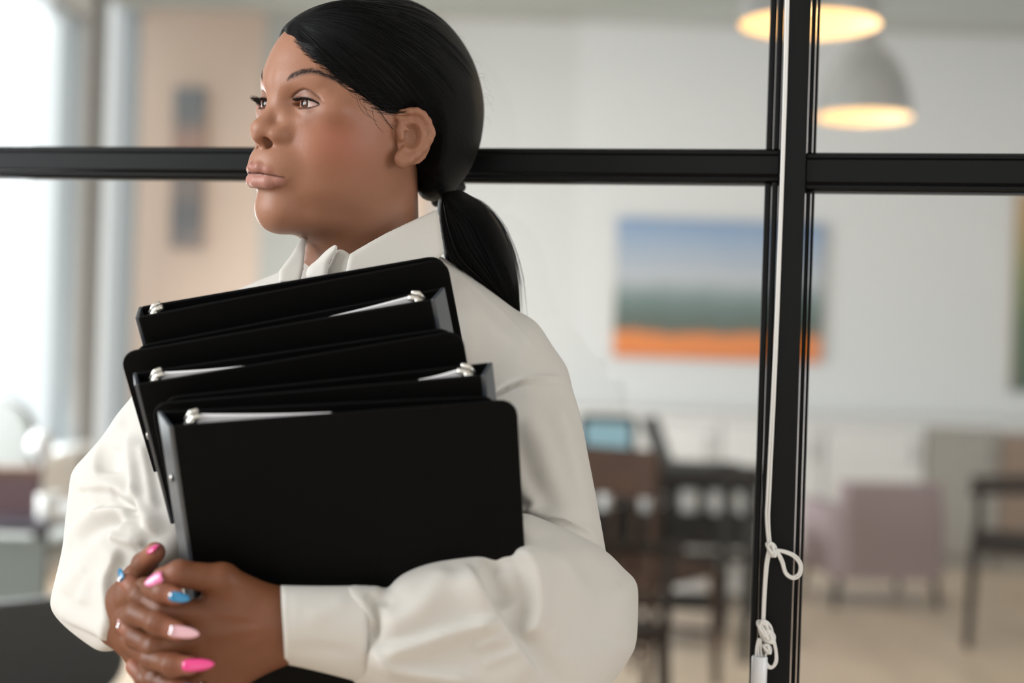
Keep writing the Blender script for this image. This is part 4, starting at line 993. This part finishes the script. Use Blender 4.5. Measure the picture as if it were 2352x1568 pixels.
def hand_sdf(H, wrist, wr, extra):
    def f(p):
        d = cap(p, wrist[0], wrist[1], wr[0], wr[1])
        for nme in ('index', 'middle', 'ring', 'little'):
            d = smin(d, cap(p, wrist[1], H[nme][0][0], wr[1] * 0.62, H[nme][1][0]), 0.014)
        for a, b, ra, rb in extra: d = smin(d, cap(p, a, b, ra, rb), 0.012)
        g = None
        for nme in ('index', 'middle', 'ring', 'little', 'thumb'):
            e = chain(p, H[nme][0], H[nme][1], 0.005)
            # knuckle fullness
            for q, r in zip(H[nme][0][1:-1], H[nme][1][1:-1]): e = smin(e, np.sqrt(((p - q.astype(np.float32)) ** 2).sum(1)) - r * 1.04, 0.003)
            d = smin(d, e, 0.0035)
        return d
    return f
LW = (HPt(760, 1428, 1.152), HPt(640, 1432, 1.146))
lh_f = hand_sdf(LH, LW, (0.024, 0.026), [(HPt(620, 1400, 1.146), HPt(515, 1345, 1.140), 0.018, 0.013), (HPt(640, 1470, 1.148), HPt(520, 1545, 1.146), 0.020, 0.012), (HPt(560, 1400, 1.142), HPt(500, 1370, 1.142), 0.014, 0.010)])
RW = (HPt(262, 1425, 1.226), HPt(276, 1425, 1.212))
rh_f = hand_sdf(RH, RW, (0.017, 0.020), [(HPt(285, 1370, 1.196), HPt(318, 1325, 1.186), 0.014, 0.011)])
def bbox(H, W, pad=0.03):
    a = np.array([q for k in H for q in H[k][0]] + list(W)); return a.min(0) - pad, a.max(0) + pad
hand_parts = []
for f_, H, W in ((lh_f, LH, LW), (rh_f, RH, RW)):
    lo, hi = bbox(H, W, 0.034); V, Q = surf(f_, lo, hi, 0.0013); V = lap(V, Q, 2, .4)
    N_ = normals(V, Q); px, py, dd = project(V)
    # tendons and knuckle wrinkles
    if H is LH:
        for a, b in (((610, 1420), (470, 1405)), ((620, 1440), (450, 1462)), ((620, 1460), (470, 1522))):
            bd, sd, pr = line_dist(px, py, np.array([a, b], float)); V = V + N_ * ((0.0012 * np.exp(-(bd / 13) ** 2) * np.clip(np.minimum(pr, 1 - pr) * 5, 0, 1) * (N_[:, 1] < -0.3))[:, None])
    for nme in H:
        for j in range(1, len(H[nme][0]) - 1):
            q = H[nme][0][j]; t = H[nme][0][j + 1] - H[nme][0][j - 1]; t = t / np.linalg.norm(t)
            s_ = (V - q) @ t; rr = np.linalg.norm(V - q, axis=1)
            V = V + N_ * ((0.00028 * np.cos(s_ / 0.0011) * np.exp(-(s_ / 0.0045) ** 2) * np.exp(-(rr / 0.0125) ** 6))[:, None])
    rgb = np.tile(np.array(lin(114, 70, 46)[:3]), (len(V), 1))
    def tint(w, c): 
        global rgb
        w = np.clip(w, 0, 1)[:, None]; rgb = rgb * (1 - w) + np.array(lin(*c)[:3]) * w
    for nme in H:
        q = H[nme][0][-1]; tint(0.6 * np.exp(-(np.linalg.norm(V - q, axis=1) / 0.013) ** 2), (176, 112, 92))
        for j in range(1, len(H[nme][0]) - 1): tint(0.35 * np.exp(-(np.linalg.norm(V - H[nme][0][j], axis=1) / 0.010) ** 2), (96, 58, 42))
    hand_parts.append((V, Q, rgb))
NAILS = []
def nail(parent, base, tip, w, rgb, tilt=(0, 0, 0), gems=0, lift=0.0):
    """almond nail: base and tip are (px, py, depth), w width in mm"""
    A, B = P(*base), P(*tip); ax = B - A; L = np.linalg.norm(ax); ax /= L
    n = CO - A; n = n / np.linalg.norm(n) + np.asarray(tilt, float); n -= ax * (n @ ax); n /= np.linalg.norm(n); s = np.cross(ax, n)
    nu, nv = 12, 8; V = []; Fc = []; w = w / 1000
    for i in range(nu + 1):
        t = i / nu
        hw = 0.5 * w * (1.0 if t < 0.40 else math.sqrt(max(0.0, 1 - ((t - 0.40) / 0.605) ** 2)) ** 1.2) * (0.72 + 0.28 * min(1, t / 0.16) if t < 0.16 else 1.0)
        for k in range(nv + 1):
            a = (k / nv * 2 - 1); x = hw * math.sin(a * 1.25) / math.sin(1.25); h = -(abs(a) ** 2) * w * 0.20 * (hw / (0.5 * w) + .15) + 0.0014 * math.sin(math.pi * (0.25 + 0.65 * t))
            V.append(A + ax * (t * L) + s * x + n * (h + lift + 0.0012))
    for i in range(nu):
        for k in range(nv): a = i * (nv + 1) + k; Fc.append((a, a + 1, a + nv + 2, a + nv + 1))
    m = mat('nail_%d_%d_%d' % rgb, rgb, 0.16, spec=0.55, coat=0.6)
    o = link('fingernail', mesh_from('fingernail', V, Fc), m, parent)
    sm = o.modifiers.new('solid', 'SOLIDIFY'); sm.thickness = 0.0008; sm.offset = -1
    for g in range(gems):
        c = A + ax * (0.0012 + 0.0004 * (g % 2)) + s * ((g - (gems - 1) / 2) * 0.0024) + n * (0.0032 + lift)
        mb = MB(); mb.lathe([(0.0001, 0.0012), (0.0008, 0.0009), (0.0012, 0), (0.0008, -0.0008), (0.0001, -0.001)], c, 8); mb.build('rhinestone', mat('rhinestone', (240, 240, 245), 0.08, 0.6), o)
    return o
def build_nails():
    PINK, HOT, BLUE, PALE, ROSE = (236, 130, 176), (226, 62, 132), (34, 124, 168), (226, 176, 184), (214, 60, 130)
    nail(person, (374, 1322, 1.1155), (334, 1342, 1.118), 10.8, PINK, (-0.25, 0, 0.55))
    nail(person, (390, 1368, 1.1045), (438, 1377, 1.1035), 8.6, BLUE, (0.0, 0, 0.35), gems=1)
    nail(person, (391, 1448, 1.0985), (459, 1457, 1.0985), 9.6, PALE, (0.0, 0, 0.15), gems=3)
    nail(person, (420, 1528, 1.1010), (494, 1525, 1.1010), 10.0, HOT, (0.0, 0, 0.2))
    nail(person, (284, 1334, 1.150), (276, 1306, 1.160), 7.5, BLUE, (-1.2, 0, 0.1), gems=2)
    nail(person, (281, 1440, 1.152), (274, 1424, 1.160), 7.0, PALE, (-1.2, 0, 0.1), gems=2)
    nail(person, (346, 1262, 1.152), (364, 1258, 1.146), 12.5, ROSE, (-0.1, -0.2, 1.6))
    nail(person, (418, 1580, 1.110), (462, 1584, 1.110), 8.0, BLUE, (0, 0, .3))
# ------------------------------------------------------------------ shirt
T_TORSO = Poly2D([(690, 600), (640, 625), (540, 668), (430, 730), (350, 830), (330, 960), (350, 1200), (380, 1620), (800, 1700), (1180, 1640), (1180, 1200), (1240, 1000), (1303, 872), (1262, 800), (1205, 730), (1110, 655), (1040, 606), (1000, 585), (900, 580)], step=6)
T_UP = Poly2D([(1130, 800), (1210, 742), (1262, 800), (1305, 868), (1332, 950), (1352, 1050), (1371, 1150), (1392, 1270), (1396, 1340), (1300, 1420), (1160, 1400), (1100, 1240), (1090, 1000)], step=5)
T_FORE = Poly2D([(790, 1352), (842, 1345), (868, 1345), (889, 1352), (905, 1334), (932, 1314), (985, 1290), (1065, 1264), (1125, 1244), (1157, 1228), (1160, 1204), (1168, 1184), (1205, 1178), (1250, 1193), (1310, 1220), (1390, 1264), (1432, 1304), (1462, 1337), (1466, 1390), (1461, 1478), (1440, 1520), (1404, 1570), (1330, 1640), (1150, 1660), (1000, 1640), (860, 1590), (800, 1550), (786, 1450)], step=4, n=4)
T_CUFF = Poly2D([(652, 1346), (700, 1346), (780, 1346), (842, 1346), (846, 1450), (838, 1572), (800, 1562), (740, 1540), (690, 1528), (646, 1522), (650, 1430)], step=3, n=3)
T_RIGHT = Poly2D([(330, 880), (300, 914), (268, 952), (236, 1000), (196, 1046), (166, 1082), (157, 1130), (149, 1200), (142, 1262), (124, 1340), (115, 1382), (122, 1408), (150, 1440), (196, 1476), (232, 1496), (270, 1492), (312, 1484), (345, 1420), (378, 1330), (430, 1270), (470, 1180), (480, 1050), (430, 900)], step=4)
T_RCUFF = Poly2D([(276, 1312), (300, 1300), (328, 1296), (345, 1330), (345, 1420), (330, 1478), (300, 1486), (278, 1476), (270, 1400)], step=3)
def lerp_d(*c): return plane(*c)
i_torso = inflate(T_TORSO, plane((640, 640, 1.395), (1250, 850, 1.405), (700, 1500, 1.435)), 0.075, lambda px, py: np.interp(py, [600, 900, 1300], [0.072, 0.085, 0.060]))
i_up = inflate(T_UP, plane((1220, 800, 1.375), (1330, 1300, 1.305), (1120, 1100, 1.345)), 0.055, 0.056)
i_fore = inflate(T_FORE, plane((800, 1450, 1.160), (1150, 1400, 1.205), (1420, 1400, 1.268), (1150, 1200, 1.21), (1390, 1300, 1.27), (1000, 1600, 1.175), (900, 1350, 1.166)), 0.040, lambda px, py: np.interp(px, [780, 900, 1100, 1400], [0.033, 0.040, 0.052, 0.060]))
i_cuff = inflate(T_CUFF, plane((650, 1430, 1.146), (840, 1450, 1.158), (740, 1540, 1.150)), 0.030, 0.033)
i_right = inflate(T_RIGHT, plane((300, 930, 1.345), (150, 1380, 1.275), (310, 1420, 1.225), (250, 1200, 1.285)), 0.045, 0.050)
i_rcuff = inflate(T_RCUFF, plane((290, 1320, 1.212), (290, 1470, 1.212), (340, 1400, 1.200)), 0.030, 0.031)
def shirt_main(p):
    px, py, d = project(p)
    t = smin(i_torso(px, py, d), i_up(px, py, d), 0.022)
    t = smin(t, i_right(px, py, d), 0.016)
    return np.minimum(t, i_fore(px, py, d) + 0.0).astype(np.float32) if False else smin(t, i_fore(px, py, d), 0.006).astype(np.float32)
FOLDS = [  # points (px), height mm, width px on the steep side, width px on the soft side (left-hand side of the drawing direction first)
    # ---- left forearm and elbow
    ([(1062, 1285), (1078, 1312), (1103, 1358), (1130, 1405), (1159, 1452), (1195, 1505), (1240, 1566)], 5.0, 9, 46),
    ([(1172, 1262), (1190, 1272), (1205, 1294), (1215, 1330), (1219, 1385), (1210, 1430), (1190, 1474)], 8.0, 44, 10),
    ([(1150, 1270), (1140, 1310), (1148, 1360), (1165, 1400)], -5.0, 26, 26),
    ([(852, 1497), (900, 1487), (957, 1470), (1020, 1448), (1088, 1429), (1150, 1421)], 5.5, 9, 40),
    ([(846, 1350), (858, 1376), (866, 1410), (862, 1445), (850, 1475)], -4.0, 12, 12),
    ([(866, 1362), (884, 1376), (898, 1388)], -2.0, 9, 14),
    ([(838, 1480), (870, 1500), (905, 1527), (960, 1540), (1031, 1549), (1100, 1560)], 3.2, 8, 26),
    ([(1084, 1493), (1110, 1476), (1150, 1462)], 1.6, 8, 10), ([(1100, 1530), (1150, 1506), (1190, 1490)], 1.4, 8, 12),
    ([(870, 1436), (920, 1420), (975, 1380), (1010, 1330), (1030, 1290)], 2.5, 24, 34),
    ([(1240, 1240), (1290, 1310), (1310, 1400), (1300, 1500), (1270, 1560)], 3.0, 40, 55),
    ([(1330, 1270), (1390, 1330), (1412, 1410), (1395, 1500)], -2.6, 36, 36),
    ([(1440, 1330), (1436, 1400), (1425, 1470)], 2.0, 20, 30),
    ([(1153, 1182), (1200, 1176), (1250, 1190), (1310, 1216), (1388, 1262)], 3.5, 26, 6),
    # ---- upper arm, shoulder
    ([(1128, 914), (1160, 890), (1205, 872), (1255, 866), (1304, 868)], 1.8, 5, 12), ([(1126, 924), (1160, 900), (1206, 882), (1255, 876), (1306, 878)], -1.2, 5, 6),
    ([(1022, 602), (1080, 650), (1140, 704), (1200, 765), (1240, 812)], 0.9, 4, 5),
    ([(1150, 960), (1172, 1040), (1200, 1120), (1245, 1190)], 4.0, 22, 34), ([(1190, 920), (1235, 1010), (1270, 1110), (1320, 1220)], 3.0, 30, 40),
    ([(1155, 1130), (1185, 1150), (1225, 1172)], -4.0, 12, 20), ([(1262, 900), (1300, 1000), (1330, 1120), (1362, 1230)], 2.2, 26, 26),
    ([(1060, 700), (1075, 760), (1070, 850), (1095, 900)], 2.0, 22, 30), ([(1040, 640), (1120, 740), (1180, 800)], 1.6, 20, 26),
    # ---- right sleeve
    ([(296, 972), (265, 984), (240, 1002), (224, 1035), (222, 1070), (230, 1108)], 5.5, 10, 40),
    ([(262, 1020), (254, 1050), (256, 1090)], -4.5, 20, 22),
    ([(300, 985), (301, 1025), (306, 1062), (318, 1125), (340, 1190), (368, 1238)], 6.0, 26, 8),
    ([(166, 1112), (205, 1120), (252, 1119), (290, 1142), (324, 1167)], 5.0, 28, 9),
    ([(258, 1126), (290, 1152), (326, 1178)], -3.0, 8, 12),
    ([(146, 1264), (155, 1238), (171, 1215), (211, 1184), (250, 1175), (300, 1177), (334, 1186)], 6.0, 8, 34),
    ([(178, 1260), (205, 1226), (245, 1205), (300, 1200)], -5.0, 16, 20),
    ([(122, 1370), (155, 1330), (192, 1290), (230, 1258), (266, 1233), (318, 1213), (364, 1232)], 6.0, 10, 40),
    ([(266, 1240), (300, 1250), (340, 1254)], 2.8, 12, 7),
    ([(280, 1250), (276, 1290), (254, 1335), (252, 1370), (258, 1410), (274, 1456)], 4.5, 8, 30),
    ([(122, 1402), (150, 1420), (183, 1433), (225, 1450), (272, 1470)], 4.5, 26, 7),
    ([(150, 1370), (180, 1330), (215, 1310)], 2.0, 14, 18), ([(185, 1390), (205, 1350), (230, 1320)], 1.6, 12, 14), ([(200, 1130), (220, 1160), (240, 1172)], 1.8, 12, 14),
    ([(330, 1010), (345, 1090), (362, 1180)], 2.4, 8, 10),
]
def apply_folds(V, Q, folds, sgn=1):
    N_ = normals(V, Q) * sgn; px, py, d = project(V)
    tc = CO - V; tc /= np.linalg.norm(tc, axis=1, keepdims=True); face = np.clip((N_ * tc).sum(1) * 1.9 - 0.38, 0, 1)
    h = np.zeros(len(V))
    for pts, hm, wl, wr in folds:
        q = spline(pts, 5); lo = q.min(0) - 3 * max(wl, wr); hi = q.max(0) + 3 * max(wl, wr)
        m = np.nonzero((px > lo[0]) & (px < hi[0]) & (py > lo[1]) & (py < hi[1]) & (face > 0))[0]
        if not len(m): continue
        bd, sd, pr = line_dist(px[m], py[m], q)
        w = np.where(sd < 0, wl, wr); tap = np.clip(np.minimum(pr, 1 - pr) / 0.18, 0, 1); tap = tap * tap * (3 - 2 * tap)
        h[m] += 2.1 * hm / 1000 * np.exp(-(bd / w) ** 2) * tap
    # soft crumple of the cloth
    rng = np.random.default_rng(5); cr = np.zeros(len(V))
    for k in range(14):
        kx = rng.normal(size=3); kx /= np.linalg.norm(kx); fq = rng.uniform(40, 150); cr += np.sin(V @ kx * fq + rng.uniform(0, 6) + 1.5 * np.sin(V @ kx[::-1] * fq * 0.5)) / fq
    h += cr * 0.0125
    return V + N_ * (h * face)[:, None]
def wbox(pxs, pys, d0, d1):
    c = np.array([P(x, y, d) for x in pxs for y in pys for d in (d0, d1)]); return c.min(0), c.max(0)
def build_shirt():
    M_SHIRT = mat('white_cotton', (205, 201, 194), 0.82, spec=0.25, bump=0.10, bscale=1400, sheen=0.15)
    lo, hi = wbox((95, 1490), (560, 1690), 1.08, 1.53)
    V, Q = surf(shirt_main, lo, hi, 0.0026, slack=2.6)
    V = lap(V, Q, 3, .5); V = apply_folds(V, Q, FOLDS); V = lap(V, Q, 1, .35)
    shirt = link('shirt', mesh_from('shirt', V, Q), M_SHIRT, person)
    V = []; Fc = []; nu, nv = 16, 44
    for i in range(nu + 1):
        t = i / nu; x = 650 + 194 * t; top = 1346 + 1.5 * math.sin(3 * t); bot = 1523 + 46 * t ** 1.15; cy = (top + bot) / 2; hh = (bot - top) / 2; dd = 1.147 + 0.013 * t
        for k in range(nv):
            a = 2 * math.pi * k / nv; sl = -5 * math.sin(a) * (1 - t)
            V.append(P(x + sl, cy - hh * math.sin(a), dd - 0.032 * math.cos(a)))
    for i in range(nu):
        for k in range(nv): Fc.append((i * nv + k, i * nv + (k + 1) % nv, (i + 1) * nv + (k + 1) % nv, (i + 1) * nv + k))
    V = np.array(V); Fc = np.array(Fc)
    V = apply_folds(V, Fc, [([(660, 1480), (740, 1486), (840, 1494)], -1.0, 5, 14), ([(662, 1346), (660, 1430), (656, 1524)], -0.5, 3, 3), ([(700, 1420), (760, 1400), (800, 1370)], 0.8, 12, 16)], sgn=-1)
    o = link('cuff', mesh_from('cuff', V, Fc), M_SHIRT, shirt); sm = o.modifiers.new('solid', 'SOLIDIFY'); sm.thickness = 0.0016; sm.offset = 0
    for nme, fn, (pxs, pys, d0, d1), fl in (('cuff', i_rcuff, ((255, 360), (1280, 1500), 1.155, 1.25), [([(300, 1310), (285, 1380), (300, 1470)], 1.5, 8, 12)]),):
        lo, hi = wbox(pxs, pys, d0, d1)
        V, Q = surf(lambda p: fn(*project(p)).astype(np.float32), lo, hi, 0.0018); V = lap(V, Q, 2, .4); V = apply_folds(V, Q, fl)
        link(nme, mesh_from(nme, V, Q), M_SHIRT, shirt)
    # collar: leaves and the curling placket
    leaves = [
        (Poly2D([(802, 583), (845, 558), (888, 534), (945, 507), (1003, 480), (1009, 495), (1014, 535), (1021, 580), (1006, 596), (940, 640), (850, 650), (790, 640)], step=2, n=3, smooth=False), plane((800, 590, 1.300), (1003, 485, 1.345), (1000, 600, 1.318)), 0.004, 0.0035),
        (Poly2D([(640, 622), (668, 585), (695, 541), (708, 540), (702, 570), (698, 616), (690, 650), (640, 650)], step=2, n=3, smooth=False), plane((645, 620, 1.322), (700, 545, 1.352), (695, 640, 1.315)), 0.004, 0.0035),
        (Poly2D([(706, 616), (728, 596), (748, 576), (768, 562), (776, 566), (772, 580), (756, 606), (748, 640), (706, 640)], step=2, n=3), plane((710, 615, 1.300), (770, 565, 1.304), (750, 630, 1.292)), 0.006, 0.006),
        (Poly2D([(760, 600), (776, 572), (800, 580), (812, 600), (800, 650), (740, 650)], step=2, n=3), plane((770, 580, 1.312), (810, 600, 1.305), (760, 640, 1.305)), 0.004, 0.004)]
    for k, (pl, d0, R, T) in enumerate(leaves):
        f_ = inflate(pl, d0, R, T); q = pl.q; lo, hi = wbox((q[:, 0].min() - 8, q[:, 0].max() + 8), (q[:, 1].min() - 8, q[:, 1].max() + 8), 1.27, 1.40)
        V, Q = surf(lambda p: f_(*project(p)).astype(np.float32), lo, hi, 0.0015, slack=3.0); V = lap(V, Q, 2, .4)
        link('collar' if k < 2 else 'placket', mesh_from('collar', V, Q), M_SHIRT, shirt)
def build_body_rest():
    """torso and arms under the clothes, joined to the head and hands"""
    def f(p):
        d = cap(p, P(860, 640, 1.40), P(820, 1500, 1.43), 0.055, 0.05)
        d = smin(d, cap(p, P(1130, 840, 1.405), P(520, 840, 1.41), 0.040, 0.040), 0.03)
        d = smin(d, cap(p, P(1190, 900, 1.375), P(1300, 1360, 1.285), 0.034, 0.030), 0.02)
        d = smin(d, cap(p, P(1300, 1400, 1.255), P(770, 1430, 1.155), 0.026, 0.018), 0.02)
        d = smin(d, cap(p, P(480, 880, 1.40), P(250, 1330, 1.275), 0.032, 0.026), 0.02)
        d = smin(d, cap(p, P(250, 1335, 1.275), P(274, 1420, 1.222), 0.022, 0.014), 0.02)
        return d
    lo, hi = wbox((150, 1420), (560, 1600), 1.12, 1.50); V, Q = surf(f, lo, hi, 0.006); return V, Q, np.tile(np.array(lin(132, 88, 64)[:3]), (len(V), 1))
def build_trousers():
    def f(p):
        d = ell(p, P(775, 1720, 1.42), (0.195, 0.085, 0.24))
        c = P(770, 1760, 1.42)
        for s in (-1, 1):
            a = c + np.array([s * 0.085, 0, -0.08]); k = np.array([c[0] + s * 0.085, 1.40, 0.48]); e = np.array([c[0] + s * 0.09, 1.43, 0.06])
            d = smin(d, chain(p, [a, k, e], [0.088, 0.062, 0.055], 0.03), 0.03)
        return d
    c = P(770, 1760, 1.42); V, Q = surf(f, (c[0] - 0.24, 1.27, 0.02), (c[0] + 0.24, 1.53, 1.16), 0.008); V = lap(V, Q, 2)
    link('trousers', mesh_from('trousers', V, Q), mat('navy_cloth', (38, 46, 66), 0.85, bump=0.15, bscale=900), person)
    for s in (-1, 1):
        def g(p):
            x = c[0] + s * 0.09
            d = smin(ell(p, (x, 1.36, 0.032), (0.045, 0.10, 0.034)), ell(p, (x, 1.45, 0.05), (0.038, 0.05, 0.05)), 0.03)
            return np.maximum(d, 0.003 - p[:, 2])
        V, Q = surf(g, (c[0] + s * .09 - .07, 1.22, -0.01), (c[0] + s * .09 + .07, 1.53, 0.12), 0.006); link('shoe', mesh_from('shoe', V, Q), mat('black_leather', (18, 18, 19), 0.35), person)
# ------------------------------------------------------------------ assemble the person
def build_person():
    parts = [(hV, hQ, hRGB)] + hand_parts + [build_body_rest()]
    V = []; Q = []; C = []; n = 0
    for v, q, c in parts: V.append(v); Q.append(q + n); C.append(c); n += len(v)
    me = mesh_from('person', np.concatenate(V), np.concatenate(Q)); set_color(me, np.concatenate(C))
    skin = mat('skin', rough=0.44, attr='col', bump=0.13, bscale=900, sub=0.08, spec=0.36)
    o = link('person', me, skin)
    tag(o, 'woman in a white shirt with a black ponytail hugging black binders, looking aside', 'person')
    return o
person = build_person()
M_LASH = mat('lash', (10, 9, 10), 0.5)
build_eye(1, (686, 241)); build_eye(-1, (597, 239)); build_brows(); build_lashes(1); build_lashes(-1); build_hair()
build_nails(); build_shirt(); build_trousers()
# ================================================================== white blind cord in front of the post
M_CORD = mat('white_cord', (236, 235, 232), 0.75, bump=.3, bscale=2500)
DC = 1.405
def cp(px, py, dd=0.0): return P(px, py, DC + dd)
def cable(name, strands, r, parent, n=8, seg=7):
    mb = MB()
    for s in strands: mb.tube([P(q[0], q[1], DC + q[2]) for q in spline([(a[0], a[1], a[2] if len(a) > 2 else 0.0) for a in s], n)], r, seg)
    return mb.build(name, M_CORD, parent, True)
base = cp(1745, 1560); cord = empty('blind_cord', tuple(base)); tag(cord, 'knotted white blind pull cord hanging down the black post', 'cord')
def fix(o): o.matrix_parent_inverse = Matrix.Translation(-Vector(base)); return o
fix(cable('cord', [[(1807, -60), (1801, 200), (1793, 450), (1779, 800), (1763, 1120), (1760, 1190), (1766, 1262)], [(1812, -60), (1805.5, 200), (1797, 450), (1784, 800), (1769, 1120), (1766, 1195), (1771, 1262)],
                   [(1764, 1265), (1758, 1300), (1754, 1360), (1751, 1430)], [(1769, 1266), (1763, 1300), (1758, 1360), (1755, 1430)]], 0.00125, cord))
kn = []
def knot(c, R, seed, turns=5):
    rng = random.Random(seed); out = []
    for t in np.linspace(0, turns * 2 * math.pi, turns * 12):
        a = t * 0.37 + rng.uniform(-.05, .05); out.append((c[0] + R[0] * math.sin(t) * (0.75 + .25 * math.cos(a)), c[1] + R[1] * math.cos(t * 0.83 + a * .3), R[2] * math.sin(a * 2.1 + t * .5)))
    return out
fix(cable('knot', [knot((1772, 1262), (11, 15, .0035), 1, 4)], 0.0015, cord, 2))
fix(cable('loop', [[(1780, 1264), (1800, 1268), (1822, 1278), (1836, 1296), (1834, 1316), (1820, 1324), (1806, 1314), (1799, 1290), (1790, 1272), (1782, 1268)],
                   [(1782, 1262), (1804, 1265), (1828, 1276), (1841, 1296), (1838, 1320), (1822, 1329), (1804, 1318), (1795, 1292), (1786, 1272)]], 0.0012, cord))
fix(cable('knot', [knot((1757, 1450), (17, 24, .004), 2, 6), knot((1766, 1462), (13, 14, .004), 3, 3)], 0.0016, cord, 2))
fix(cable('loop', [[(1742, 1465), (1737, 1488), (1736, 1512)], [(1746, 1465), (1742, 1488), (1743, 1512)], [(1748, 1468), (1748, 1490), (1749, 1510)],
                   [(1772, 1460), (1780, 1490), (1781, 1515), (1774, 1530), (1764, 1526), (1758, 1510), (1762, 1494)], [(1776, 1458), (1783, 1492), (1784, 1520), (1772, 1534), (1760, 1528), (1756, 1508)]], 0.0011, cord))
fix(cable('knot', [knot((1762, 1490), (9, 10, .003), 4, 4)], 0.0013, cord, 2))
mb = MB(); A = Vector(P(1745, 1506, DC)); B = Vector(P(1740, 1640, DC)); Mx = Matrix.Translation(B) @ (A - B).normalized().to_track_quat('Z', 'Y').to_matrix().to_4x4(); hgt = (A - B).length
mb.lathe([(.001, 0), (.0078, 0), (.0078, hgt - .0012), (.0068, hgt), (.0050, hgt), (.0048, hgt - .004), (.001, hgt - .004)], seg=22, M=Mx)
fix(mb.build('tassel', mat('white_plastic', (226, 228, 232), .3), cord, True))
